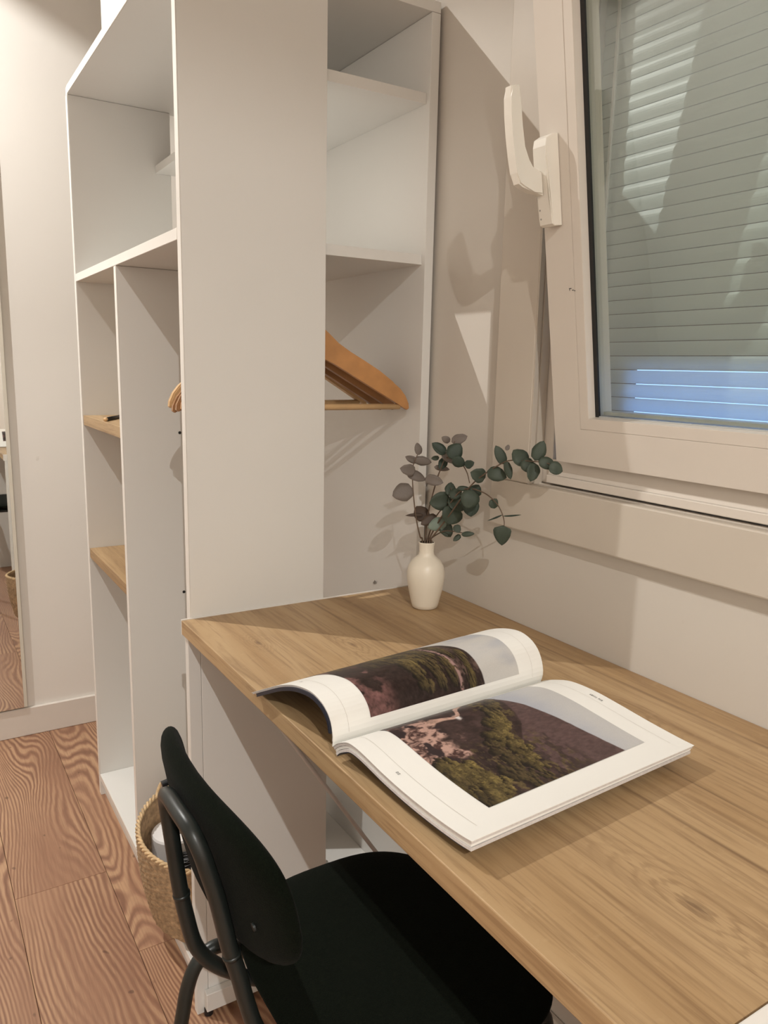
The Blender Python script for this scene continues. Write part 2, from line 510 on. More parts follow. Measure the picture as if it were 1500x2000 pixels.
# ------------------------------------------------------------------ window
def frame_M():
    th = math.atan(0.1537)
    O = Vector((-0.014, -0.355, 1.035))
    eu = Vector((0, -1, 0)); ev = Vector((-math.sin(th), 0, math.cos(th))); en = Vector((-math.cos(th), 0, -math.sin(th)))
    m = Matrix((eu, ev, en)).transposed().to_4x4()
    return Matrix.Translation(O) @ m
SM = frame_M()
def S(u, v, w): return SM @ Vector((u, v, w))

def sbox(bm, u0, u1, v0, v1, w0, w1, bev=0.0, seg=2):
    b2 = bmesh.new()
    add_box(b2, u0, u1, v0, v1, w0, w1, bev, None, seg)
    for v in b2.verts: v.co = SM @ v.co
    tmp = bpy.data.meshes.new('tmp'); b2.to_mesh(tmp); b2.free()
    bm.from_mesh(tmp); bpy.data.meshes.remove(tmp)

def window():
    win = empty('window_1', (-0.01, -0.74, 0.95))
    tag(win, 'white tilted-open window with lowered grey shutter behind its glass', kind='structure')
    CX = -0.02
    box('casing_board', CX, -0.0002, -0.30, -0.2085, 0.992, 1.95, M['casing'], win, 0.0025, 2)
    box('casing_board', CX, -0.0002, -1.27, -1.18, 0.992, 1.95, M['casing'], win, 0.0025, 2)
    box('casing_board', CX, -0.0002, -1.27, -0.2085, 0.9129, 0.9918, M['casing'], win, 0.0025, 2)
    box('casing_board', CX, -0.0002, -1.18, -0.30, 1.90, 1.95, M['casing'], win, 0.0025, 2)
    # reveal lining with a groove (faces the near side)
    bm = bmesh.new()
    add_box(bm, -0.0195, -0.0110, -0.3020, -0.3002, 0.992, 1.90)
    add_box(bm, -0.0080, 0.0075, -0.3035, -0.3002, 0.992, 1.90)
    bm_obj('reveal_lining', bm, M['casing'], win)
    # fixed frame
    bm = bmesh.new()
    add_box(bm, 0.0085, 0.046, -0.324, -0.3003, 0.994, 1.90, 0.0015)
    bm_obj('frame_stile', bm, M['pvc'], win)
    bm = bmesh.new()
    add_box(bm, 0.0085, 0.046, -1.18, -1.131, 0.994, 1.90, 0.0015)
    bm_obj('frame_stile', bm, M['pvc'], win)
    bm = bmesh.new()
    add_box(bm, -0.004, 0.046, -1.1308, -0.3245, 0.997, 1.010, 0.0015)
    prism(bm, [(0.0005, 1.0102), (0.0085, 1.0335), (0.046, 1.0335), (0.046, 1.0102)], lambda a, b, w: Vector((a, w, b)), -1.1308, -0.3245)
    bm_obj('frame_rail', bm, M['pvc'], win)
    box('frame_rail', 0.0085, 0.046, -1.1308, -0.3245, 1.86, 1.90, M['pvc'], win, 0.0015)
    # tilted sash : u runs towards the camera side, v up, w into the room
    UW, VH = 0.770, 0.815
    sash = empty('sash', SM.translation); sash.parent = win
    sash.matrix_parent_inverse = Matrix.Translation(-Vector(win.location))
    def sp(name, bm, mat):
        return bm_obj(name, bm, mat, sash)
    g = 0.0535
    def ring(name, a0, a1, w0, w1, mat, bev=0.0015):
        """four mitred members between inset a0 and a1"""
        for k in range(4):
            bm = bmesh.new()
            o0 = [(a0, a0), (UW - a0, a0), (UW - a0, VH - a0), (a0, VH - a0)]
            o1 = [(a1, a1), (UW - a1, a1), (UW - a1, VH - a1), (a1, VH - a1)]
            poly = [o0[k], o0[(k + 1) % 4], o1[(k + 1) % 4], o1[k]]
            prism(bm, poly, lambda a, b, w: Vector((a, b, w)), w0, w1)
            if bev: 
                es = [e for e in bm.edges if abs(e.verts[0].co.z - w1) < 1e-6 and abs(e.verts[1].co.z - w1) < 1e-6]
                es = [e for e in es if abs(e.verts[0].co.x - e.verts[1].co.x) < 1e-6 or abs(e.verts[0].co.y - e.verts[1].co.y) < 1e-6]
                bmesh.ops.bevel(bm, geom=es, offset=bev, segments=2, affect='EDGES')
            for v in bm.verts: v.co = SM @ v.co
            sp(name, bm, mat)
    ring('sash_member', 0.0, 0.0535, -0.048, 0.0, M['pvc'], 0.0006)
    ring('glazing_bead', 0.0537, 0.0700, -0.048, -0.0002, M['pvc'], 0.0005)
    bm = bmesh.new()
    sbox(bm, 0.0701, 0.0768, 0.0701, VH - 0.0701, -0.0178, -0.0142)
    sp('glass_gasket', bm, M['gasket'])
    bm = bmesh.new()
    sbox(bm, 0.0770, UW - 0.0701, 0.0701, 0.0716, -0.0178, -0.0142)
    sp('glass_gasket', bm, M['rail'])
    bm = bmesh.new()
    sbox(bm, 0.0727, UW - 0.0727, 0.0727, VH - 0.0727, -0.0215, -0.0180)
    sp('glass_pane', bm, M['glass'])
    # bottom sealing strip of the pane, grey
    bm = bmesh.new()
    sbox(bm, 0.0787, UW - 0.0730, 0.0728, 0.0770, -0.0300, -0.0218)
    sp('spacer_bar', bm, M['rail'])
    # handle
    hd = empty('window_handle', S(0.024, 0.36, 0.0)); hd.parent = win
    hd.matrix_parent_inverse = Matrix.Translation(-Vector(win.location))
    bm = bmesh.new()
    # plate: tapered profile along v, extruded along u
    prof = [(0.0006, 0.338), (0.014, 0.338), (0.0185, 0.341), (0.0195, 0.348), (0.0225, 0.380), (0.0245, 0.405), (0.0245, 0.440), (0.0215, 0.4500), (0.012, 0.4545), (0.0006, 0.4555)]
    prism(bm, prof, lambda a, b, w: Vector((w, b, a)), 0.011, 0.0365)
    bmesh.ops.bevel(bm, geom=[e for e in bm.edges if abs(e.verts[0].co.x - e.verts[1].co.x) < 1e-6], offset=0.0008, segments=1, affect='EDGES')
    bmesh.ops.bevel(bm, geom=[e for e in bm.edges if e.is_valid and abs(e.verts[0].co.x - e.verts[1].co.x) < 1e-7 and e.verts[0].co.z > 0.004 and e.verts[1].co.z > 0.004 and abs(e.calc_face_angle(0) - math.pi / 2) < 0.2], offset=0.0028, segments=3, affect='EDGES')
    for v in bm.verts: v.co = SM @ v.co
    bm_obj('handle_plate', bm, M['handle'], hd)
    # lever : a square neck out of the plate, then a long slightly bowed grip rising in front of it
    bm = bmesh.new()
    prof = [(0.0236, 0.3790), (0.040, 0.3835), (0.0585, 0.3900), (0.0655, 0.3945), (0.0685, 0.4080), (0.0710, 0.4300), (0.0725, 0.4550), (0.0725, 0.4800),
            (0.0712, 0.5000), (0.0692, 0.5135), (0.0545, 0.5150), (0.0550, 0.4900), (0.0545, 0.4650), (0.0525, 0.4400), (0.0485, 0.4230), (0.0420, 0.4130), (0.0340, 0.4095), (0.0236, 0.4090)]
    prism(bm, prof, lambda a, b, w: Vector((w, b, a)), 0.0128, 0.0278)
    bmesh.ops.bevel(bm, geom=[e for e in bm.edges if abs(e.verts[0].co.x - e.verts[1].co.x) < 1e-7], offset=0.0022, segments=3, affect='EDGES')
    for v in bm.verts: v.co = SM @ v.co
    bm_obj('handle_lever', bm, M['handle'], hd, smooth=False)
    for vv in (0.349, 0.3605):
        bm = bmesh.new()
        c0 = S(0.0155, vv, 0.0190 if vv < 0.355 else 0.0201)
        disc(bm, c0, SM.to_3x3() @ Vector((0, 0, 1)), 0.0013, 0.0008, 10)
        bm_obj('plate_pin', bm, M['steel'], hd)
    # little chipped mark on the sash
    bm = bmesh.new()
    for (u, v, du, dv) in ((0.0435, 0.2520, 0.0045, 0.0010), (0.0490, 0.2495, 0.0035, 0.0010), (0.0442, 0.2495, 0.0009, 0.003), (0.0528, 0.2488, 0.0026, 0.0008)):
        sbox(bm, u, u + du, v, v + dv, 0.0, 0.00025)
    sp('paint_chip', bm, M['screw'])
    return win
window()

def shutter():
    sh = empty('roller_shutter', (0.10, -0.74, 1.03))
    tag(sh, 'grey slatted roller shutter lowered outside the window glass', 'shutter')
    X0 = 0.064
    pitch = 0.0204
    data = [None, None]
    nz = 42
    z = 1.0325
    y0, y1 = -1.155, -0.322
    for i in range(nz):
        k = i % 2
        if data[k] is None:
            bm = bmesh.new()
            hgt = pitch - 0.0011
            m = 6
            tilt = 0.0012 if k else -0.0006
            bul = 0.0016 if k else 0.0011
            line = [(0.0042, 0.0)]
            for j in range(m + 1):
                t = j / m
                line.append((-bul * (1 - (2 * t - 1) ** 2) + tilt * (t - 0.5), t * hgt))
            line.append((0.0042, hgt))
            L_ = [bm.verts.new((x, y0, zz)) for x, zz in line]
            R_ = [bm.verts.new((x, y1, zz)) for x, zz in line]
            for j in range(len(line) - 1): bm.faces.new([L_[j], L_[j + 1], R_[j + 1], R_[j]])
            o = bm_obj('slat', bm, M['slat'], sh)
            for pl_ in o.data.polygons: pl_.use_smooth = False
            data[k] = o.data
        else:
            o = mesh_obj('slat', data[k], None, sh)
        o.location = (X0, 0, z + i * pitch)
    box('end_slat', X0 - 0.003, X0 + 0.006, y0, y1, 1.0262, 1.0318, M['rail'], sh, 0.001)
    # guide rails
    for ya, yb in ((-0.3212, -0.3004), (-1.1795, -1.1555)):
        box('guide_rail', X0 - 0.012, X0 + 0.03, ya, yb, 1.026, 1.895, M['rail'], sh, 0.001)
    box('guide_lip', X0 - 0.0120, X0 - 0.0085, -0.3590, -0.3530, 1.026, 1.895, M['rail'], sh, 0.001)
    # added dark boards that block sky light behind the upper slats and left edge
    box('sky_block_board', X0 + 0.012, X0 + 0.020, -1.155, -0.322, 1.1785, 1.895, M['board'], sh, 0)
    box('sky_block_side', X0 + 0.012, X0 + 0.020, -0.4130, -0.362, 1.026, 1.1780, M['board'], sh, 0)
    return sh
shutter()
sill = box('trim_1', 0.0, 0.18, HY0 + 0.0005, HY1 - 0.0005, 0.9855, 0.9935, M['pvc'], None, 0.001); tag(sill, 'window sill under the shutter', kind='structure')
sill2 = box('trim_2', 0.076, 0.18, HY0 + 0.0005, HY1 - 0.0005, 0.9938, 1.0255, M['rail'], None, 0.001); tag(sill2, 'grey outer sill under the shutter', kind='structure')

# ------------------------------------------------------------------ mirror on the far wall
mr = empty('wall_mirror', (-0.9, 1.30, 0.098))
tag(mr, 'frameless wall mirror at the left edge reflecting the wooden floor', 'mirror')
box('mirror_glass', -1.20, -0.6085, 1.2935, 1.2975, 0.099, 1.75, M['mirror'], mr, 0)
bm = bmesh.new()
add_box(bm, -0.6083, -0.5985, 1.2930, 1.3108, 0.099, 1.75, 0.0008)
add_box(bm, -1.20, -0.6085, 1.2977, 1.3108, 0.099, 1.75)
bm_obj('mirror_backing', bm, M['mirror_edge'], mr)

# ------------------------------------------------------------------ shelving unit
def shelving():
    u = empty('shelving_unit', (-0.25, 0.42, 0.0))
    tag(u, 'tall white open shelving wardrobe with wooden shelves standing behind the desk', 'wardrobe')
    mel = M['melamine']
    F, PR, B = -0.478, -0.2294, -0.0257
    def board(name, *a, mat=mel, label=None):
        o = box(name, *a, mat, u, 0.0006)
        if label: o['label'] = label
        return o
    board('side_panel', F, PR, 0.0, 0.018, 0.0, 1.7785)
    board('side_panel', F, -0.2388, 0.831, 0.849, 0.0, 1.7785)
    board('top_panel', F, -0.0077, 0.0, 0.849, 1.779, 1.797)
    board('back_panel', B, -0.0077, 0.0, 0.849, 0.0, 1.7785)
    board('top_filler', -0.390, -0.372, 0.42, 0.849, 1.7973, CEIL - 0.0005)
    board('divider', F, -0.2388, 0.424, 0.442, 0.0625, 1.3575)
    board('base_panel', F, B - 0.0003, 0.0185, 0.8305, 0.044, 0.062)
    board('plinth', -0.468, -0.452, 0.0185, 0.8305, 0.0, 0.0437)
    # shelves that run past the side panel to the open corner
    for name, x0, z0, z1 in (('shelf', F, 1.358, 1.376), ('narrow_shelf', -0.2785, 1.6325, 1.6505)):
        bm = bmesh.new()
        prism(bm, [(x0, 0.0185), (PR + 0.0005, 0.0185), (PR + 0.0005, 0.011), (B - 0.0003, 0.011), (B - 0.0003, 0.8305), (x0, 0.8305)],
              lambda a, b, w: Vector((a, b, w)), z0, z1)
        bm_obj(name, bm, mel, u)
    board('oak_shelf', F + 0.001, -0.24, 0.4425, 0.8305, 1.012, 1.036, mat=M['oak'], label='upper wooden shelf')
    board('oak_shelf', F + 0.001, -0.24, 0.4425, 0.8305, 0.670, 0.695, mat=M['oak'], label='lower wooden shelf')
    # pale edge bands on the panel fronts
    for y0 in (0.0, 0.424, 0.831):
        z0, z1 = (0.0, 1.7785) if y0 != 0.424 else (0.0625, 1.3575)
        board('edge_band', F - 0.0012, F - 0.0001, y0 + 0.0002, y0 + 0.0178, z0, z1, mat=M['edge'])
    for z0 in (0.044, 1.358, 1.779):
        board('edge_band', F - 0.0012, F - 0.0001, 0.0186, 0.8304, z0, z0 + 0.018, mat=M['edge'])
    # rail, screw caps, pins
    bm = bmesh.new(); tube(bm, [(-0.25, 0.0187, 1.318), (-0.25, 0.4237, 1.318)], 0.0125, 20)
    bm_obj('clothes_rail', bm, M['chrome'], u, smooth=True)
    for z in (1.023, 0.669):
        bm = bmesh.new(); disc(bm, (-0.359, 0.4238, z), (0, -1, 0), 0.0032, 0.0012)
        bm_obj('screw_cap', bm, M['screw'], u)
    bm = bmesh.new(); disc(bm, (B - 0.0002, 0.150, 0.716), (-1, 0, 0), 0.003, 0.0045)
    tube(bm, [(B - 0.004, 0.150, 0.716), (B - 0.006, 0.144, 0.723)], 0.0012, 8)
    bm_obj('shelf_pin', bm, M['steel'], u)
    return u
shelving()

# ------------------------------------------------------------------ desk
def desk():
    d = empty('desk', (-0.25, -0.49, 0.0))
    tag(d, 'built-in desk with wood-look top and white end panels under the window', 'desk')
    box('desktop', -0.495, -0.0008, -0.974, -0.0025, 0.726, 0.75, M['desk'], d, 0.0012, 2)
    o = box('sealing_strip', -0.495, -0.0262, -0.0022, -0.0003, 0.724, 0.7515, M['edge'], d, 0.0003)
    o['label'] = 'white sealing strip'
    box('end_panel', -0.4675, -0.228, -0.0165, -0.0005, 0.0, 0.7255, M['melamine'], d, 0.0008)
    box('front_batten', -0.489, -0.4680, -0.0165, -0.0005, 0.0, 0.7255, M['melamine'], d, 0.0008)
    box('toe_strip', -0.476, -0.228, -0.0325, -0.0168, 0.012, 0.048, M['melamine'], d, 0.001)
    bm = bmesh.new(); tube(bm, [(-0.470, -0.022, 0.0), (-0.470, -0.022, 0.012)], 0.008, 12)
    o = bm_obj('levelling_foot', bm, M['black'], d); o['label'] = 'black levelling foot'
    bm = bmesh.new(); tube(bm, [(-0.250, -0.022, 0.0), (-0.250, -0.022, 0.012)], 0.008, 12)
    bm_obj('levelling_foot', bm, M['black'], d)
    bm = bmesh.new(); tube(bm, [(-0.455, -0.0285, 0.7250), (-0.018, -0.0285, 0.055)], 0.0042, 10)
    o = bm_obj('diagonal_brace', bm, M['cable'], d, smooth=True); o['label'] = 'thin slanting brace under the desk'
    return d
desk()

cb = empty('drawer_cabinet', (-0.25, -1.18, 0.0))
tag(cb, 'white cabinet whose pale top edge meets the near end of the desk', 'cabinet')
box('carcass', -0.475, -0.0008, -1.38, -0.980, 0.0, 0.735, M['melamine'], cb, 0.001)
box('cabinet_top', -0.495, -0.0008, -1.40, -0.9765, 0.7353, 0.7535, M['edge'], cb, 0.0015, 2)
for k in range(3):
    dr = box('drawer_front', -0.495, -0.4752, -1.378, -0.982, 0.05 + k * 0.227, 0.272 + k * 0.227, M['edge'], cb, 0.0015)
    bm = bmesh.new(); tube(bm, catmull([(-0.495, -1.24, 0.16 + k * 0.227), (-0.515, -1.235, 0.16 + k * 0.227), (-0.515, -1.125, 0.16 + k * 0.227), (-0.495, -1.12, 0.16 + k * 0.227)], 4), 0.004, 8)
    bm_obj('drawer_handle', bm, M['chrome'], dr, smooth=True)

# ------------------------------------------------------------------ ceiling downlights
for i, (x, y, wt, dep, CAN_R, SPOT_RADIUS) in enumerate(SPOTS):
    lt = empty('ceiling_light', (x, y, CEIL))
    tag(lt, ['round ceiling downlight between the mirror and the shelving unit', 'round ceiling downlight behind the camera'][i], 'lamp', 'ceiling downlights')
    bm = bmesh.new(); lathe(bm, [(CAN_R, -0.0004), (CAN_R + 0.006, -0.0004), (CAN_R + 0.006, -dep - 0.006), (CAN_R + 0.003, -dep - 0.007), (CAN_R, -dep - 0.006), (CAN_R, -0.0004)], 48, (x, y, CEIL))
    bm_obj('lamp_can', bm, M['lamp_ring'], lt, smooth=False)
    bm = bmesh.new(); lathe(bm, [(0, -0.0034), (SPOT_RADIUS + 0.004, -0.0034), (SPOT_RADIUS + 0.004, -0.0006), (0, -0.0006)], 32, (x, y, CEIL))
    bm_obj('lamp_lens', bm, M['lamp_lens'], lt)
    ld = bpy.data.lights.new('downlight', 'AREA')
    ld.shape = 'DISK'; ld.size = SPOT_RADIUS * 2
    ld.energy = wt; ld.color = SPOT_COLOR
    lo = link(bpy.data.objects.new('downlight', ld)); lo.location = (x, y, CEIL - 0.006)

# ------------------------------------------------------------------ clothes hangers
def hanger_profile():
    """right half, u from centre, v up; v = 0 at the tips"""
    top = [(0.0, 0.158), (0.018, 0.157), (0.034, 0.150), (0.050, 0.136), (0.068, 0.120), (0.092, 0.105), (0.120, 0.090), (0.150, 0.073), (0.178, 0.0535), (0.196, 0.0395), (0.207, 0.0265), (0.2140, 0.0120), (0.2150, 0.003)]
    bot = [(0.2110, 0.0), (0.203, 0.004), (0.180, 0.017), (0.140, 0.039), (0.100, 0.0610), (0.060, 0.083), (0.030, 0.098), (0.0, 0.104)]
    right = top + bot
    left = [(-a, b) for a, b in right[::-1] if a > 0]
    return right + left

def hanger(loc, rot, mat, label, bar=True, prev=None):
    h = empty('clothes_hanger', (0, 0, 0))
    tag(h, label, 'hanger', 'wooden hangers on the wardrobe rail')
    if prev is None:
        bm = bmesh.new()
        prism(bm, hanger_profile(), lambda a, b, w: Vector((a, w, b)), -0.006, 0.006)
        bmesh.ops.bevel(bm, geom=[e for e in bm.edges if abs(e.verts[0].co.y - e.verts[1].co.y) < 1e-6], offset=0.0022, segments=2, affect='EDGES')
        b_ = bm_obj('hanger_body', bm, mat, h)
        bm = bmesh.new(); tube(bm, [(-0.196, 0, 0.006), (0.196, 0, 0.006)], 0.0055, 12)
        t_ = bm_obj('trouser_bar', bm, M['hang_light'], h, smooth=True)
        bm = bmesh.new()
        P = catmull([(0, 0, 0.150), (0, 0, 0.185), (0.004, 0, 0.198), (0.017, 0, 0.209), (0.021, 0, 0.228), (0.010, 0, 0.245), (-0.008, 0, 0.244), (-0.018, 0, 0.232), (-0.019, 0, 0.222)], 5)
        tube(bm, P, 0.0018, 8)
        k_ = bm_obj('hook', bm, M['chrome'], h, smooth=True)
    else:
        for c in prev.children:
            o = c.copy(); COL.objects.link(o); o.parent = h
            o.matrix_parent_inverse = Matrix.Identity(4)
            if o.name.startswith('hanger_body'):
                o.data = c.data.copy(); o.data.materials.clear(); o.data.materials.append(mat)
    h.location = loc; h.rotation_euler = (0, 0, rot)
    return h
HZ = 1.0915
h1 = hanger((-0.2500, 0.050, HZ), R(-6), M['hang_orange'], 'foremost wooden hanger, orange-brown arm nearest the open corner')
hanger((-0.2510, 0.086, HZ - 0.003), R(-2), M['hang_dark'], 'brown wooden hanger right behind the orange-brown one', prev=h1)
hanger((-0.2515, 0.119, HZ - 0.006), R(1.5), M['hang_dark'], 'brown wooden hanger furthest back on the rail', prev=h1)
hanger((-0.2545, 0.154, HZ + 0.001), R(7), M['hang_light'], 'pale wooden hanger whose tip shows at the left of the white side panel', prev=h1)

# ------------------------------------------------------------------ vase and eucalyptus
VB = Vector((-0.092, -0.129, 0.7502))
bm = bmesh.new()
prof = [(0, 0.0), (0.0200, 0.0), (0.0225, 0.0012), (0.0245, 0.008), (0.0285, 0.025), (0.0320, 0.042), (0.0337, 0.056), (0.0335, 0.066), (0.0310, 0.077), (0.0250, 0.0865), (0.0180, 0.0925), (0.0142, 0.0965), (0.0130, 0.102), (0.0132, 0.110), (0.0140, 0.1165), (0.0144, 0.1185), (0.0138, 0.1195), (0.0126, 0.1185)]
lathe(bm, prof, 48, VB)
vase = empty('bud_vase', VB); tag(vase, 'small cream ceramic vase holding eucalyptus at the far desk corner', 'vase')
bm_obj('vase_body', bm, M['ceramic'], vase, smooth=True)
bm = bmesh.new()
lathe(bm, [(0.0126, 0.1185), (0.0115, 0.108), (0.0118, 0.098), (0.018, 0.088), (0.027, 0.076), (0.030, 0.06), (0.022, 0.008), (0, 0.006)], 32, VB)
bm_obj('vase_lining', bm, M['inside'], vase, smooth=True)

LEAVES = [[0,-0.1162,-0.133,1.0246,-0.0815,0.2112,0.974,-0.2216,-0.9567,0.1889,0.0192,0.0126,"g"],[0,-0.1097,-0.1212,1.0115,-0.7603,0.5669,0.3172,-0.6152,-0.7852,-0.0711,0.0219,0.0113,"g"],[0,-0.1187,-0.1201,1.0151,0.8962,-0.4187,-0.1465,-0.427,-0.9038,-0.0286,0.0283,0.0148,"g"],[0,-0.1213,-0.1312,0.9968,-0.9281,0.3297,0.1728,-0.3208,-0.9439,0.078,0.0252,0.0182,"g"],[0,-0.1272,-0.1129,0.9932,0.7856,-0.5204,-0.3348,-0.3174,-0.8033,0.5039,0.0312,0.0177,"g"],[0,-0.1137,-0.1474,0.9868,0.662,-0.7249,-0.1902,-0.6933,-0.6888,0.2121,0.0292,0.0167,"g"],[0,-0.1198,-0.1225,0.9653,-0.8942,0.3209,-0.312,-0.4205,-0.8411,0.3402,0.034,0.029,"g"],[1,-0.0856,-0.1813,1.0503,0.7604,-0.531,0.374,-0.6089,-0.7832,0.1261,0.0253,0.0157,"g"],[1,-0.0816,-0.173,1.0496,-0.8509,0.2692,0.4512,-0.3655,-0.9202,-0.1404,0.0151,0.011,"g"],[1,-0.0869,-0.1683,1.0288,-0.6136,0.4803,0.6268,-0.3393,-0.8771,0.34,0.0263,0.0166,"d"],[1,-0.0952,-0.1901,1.0245,0.6029,-0.2152,0.7683,-0.5269,-0.8305,0.1809,0.0272,0.0245,"d"],[1,-0.0914,-0.1623,1.0299,0.6481,-0.5959,-0.4742,-0.6787,-0.7344,-0.0047,0.0291,0.0145,"g"],[1,-0.0956,-0.1997,1.0249,0.7251,-0.5055,-0.4677,-0.6197,-0.7752,-0.1228,0.021,0.0176,"d"],[1,-0.0871,-0.1508,1.0211,-0.7786,0.6019,-0.1775,-0.59,-0.7985,-0.1199,0.0126,0.0077,"m"],[1,-0.0729,-0.1512,1.0205,-0.5827,-0.0722,-0.8095,-0.3538,-0.8742,0.3326,0.0211,0.0141,"d"],[1,-0.0824,-0.2155,1.0139,0.5752,-0.7119,0.4029,-0.79,-0.6112,0.048,0.0155,0.0128,"d"],[1,-0.0866,-0.1362,1.0032,0.9102,-0.3779,-0.1693,-0.3674,-0.9256,0.0908,0.0255,0.0092,"g"],[2,-0.0702,-0.165,0.9502,-0.9376,0.2933,-0.1867,-0.3065,-0.9507,0.046,0.0338,0.0295,"m"],[2,-0.0765,-0.1716,0.957,0.3085,0.3245,0.8942,-0.2644,-0.8737,0.4083,0.0224,0.0182,"m"],[2,-0.0772,-0.1707,0.9551,0.6122,-0.4169,-0.6719,-0.062,-0.8724,0.4848,0.0301,0.0287,"m"],[2,-0.084,-0.1996,0.9752,0.779,-0.6268,-0.0185,-0.5727,-0.7231,0.3862,0.0205,0.0082,"m"],[2,-0.0724,-0.1793,0.9395,-0.3817,-0.0505,-0.9229,-0.2167,-0.9658,0.1425,0.0294,0.0349,"m"],[2,-0.0701,-0.1564,0.9099,-0.7574,0.5332,-0.3768,-0.6165,-0.7741,0.1439,0.0314,0.0214,"p"],[2,-0.0749,-0.1503,0.9059,0.3841,-0.3672,-0.8471,-0.5304,-0.8388,0.1231,0.0257,0.0207,"m"],[2,-0.089,-0.1197,0.9063,-0.2934,0.5555,0.7781,-0.4,-0.8105,0.4278,0.0276,0.0254,"b"],[2,-0.096,-0.1227,0.9169,-0.9484,0.3172,0.0047,-0.278,-0.8382,0.4692,0.0295,0.0057,"b"],[2,-0.0762,-0.1351,0.9167,-0.8663,0.2129,-0.452,-0.3919,-0.8507,0.3504,0.0295,0.0165,"b"],[2,-0.0828,-0.196,0.9113,0.261,-0.5771,-0.7738,-0.4993,-0.7668,0.4034,0.0138,0.0124,"m"],[2,-0.0771,-0.2072,0.8965,0.7141,-0.6844,0.1473,-0.6911,-0.6556,0.3044,0.02,0.0083,"m"],[2,-0.0655,-0.1906,0.8916,-0.7455,0.219,-0.6295,-0.4557,-0.8567,0.2416,0.0147,0.0084,"m"],[2,-0.085,-0.1798,0.9588,0.7677,-0.5004,0.4003,-0.6394,-0.6389,0.4278,0.0208,0.0173,"m"],[2,-0.0623,-0.1714,0.9308,-0.7844,0.5213,0.336,-0.2908,-0.7877,0.5431,0.0247,0.0212,"m"],[3,-0.0803,-0.2382,0.9768,-0.4059,-0.0583,-0.912,-0.4313,-0.8676,0.2474,0.028,0.0287,"m"],[3,-0.067,-0.2167,0.9591,-0.145,-0.2408,-0.9597,-0.6506,-0.7075,0.2758,0.0273,0.0252,"d"],[3,-0.0741,-0.229,0.9643,0.502,-0.0995,0.8591,-0.4408,-0.8841,0.1552,0.0202,0.0196,"d"],[3,-0.0646,-0.2505,0.9979,-0.9047,0.2783,0.3225,-0.3024,-0.9528,-0.026,0.0252,0.0219,"m"],[3,-0.0808,-0.2719,1.0128,0.6703,-0.6945,-0.2616,-0.6199,-0.7178,0.3171,0.0291,0.0214,"m"],[3,-0.0649,-0.2939,1.025,-0.3506,0.269,0.897,-0.4835,-0.8723,0.0726,0.0289,0.0154,"m"],[3,-0.07,-0.3032,1.0313,0.1515,-0.2911,-0.9446,-0.7055,-0.7012,0.1029,0.0261,0.0115,"m"],[3,-0.0704,-0.3028,1.0482,0.5299,-0.0436,0.8469,-0.4181,-0.8823,0.2162,0.0089,0.0064,"g"],[3,-0.0588,-0.3387,1.0306,-0.4723,0.5085,0.72,-0.3164,-0.8602,0.3999,0.0262,0.025,"m"],[3,-0.0653,-0.3392,1.0388,0.2148,-0.5381,-0.815,-0.7568,-0.6192,0.2093,0.0217,0.0186,"m"],[3,-0.0662,-0.3638,1.0388,0.3654,-0.1505,0.9186,-0.6377,-0.7593,0.1293,0.0286,0.0189,"m"],[3,-0.0594,-0.3567,1.0347,-0.203,-0.0203,-0.979,-0.3769,-0.9211,0.0972,0.0259,0.0191,"m"],[3,-0.0695,-0.3762,1.0402,0.8446,-0.4678,-0.2603,-0.4023,-0.8755,0.2679,0.0248,0.0169,"m"],[3,-0.0647,-0.3928,1.0342,0.7845,-0.5289,-0.3238,-0.437,-0.842,0.3165,0.0197,0.0179,"m"],[4,-0.0667,-0.2696,0.9512,0.4691,-0.1783,0.865,-0.3813,-0.9243,0.0163,0.0158,0.0145,"m"],[4,-0.0626,-0.2936,0.944,-0.6323,0.6451,-0.429,-0.6827,-0.7257,-0.0852,0.0235,0.0026,"d"],[4,-0.0735,-0.3078,0.9448,0.9759,-0.2177,0.0127,-0.2124,-0.9621,-0.1708,0.0296,0.0026,"d"],[4,-0.0726,-0.3068,0.9298,0.0375,0.055,-0.9978,-0.7321,-0.6781,-0.0649,0.0297,0.0252,"m"]]
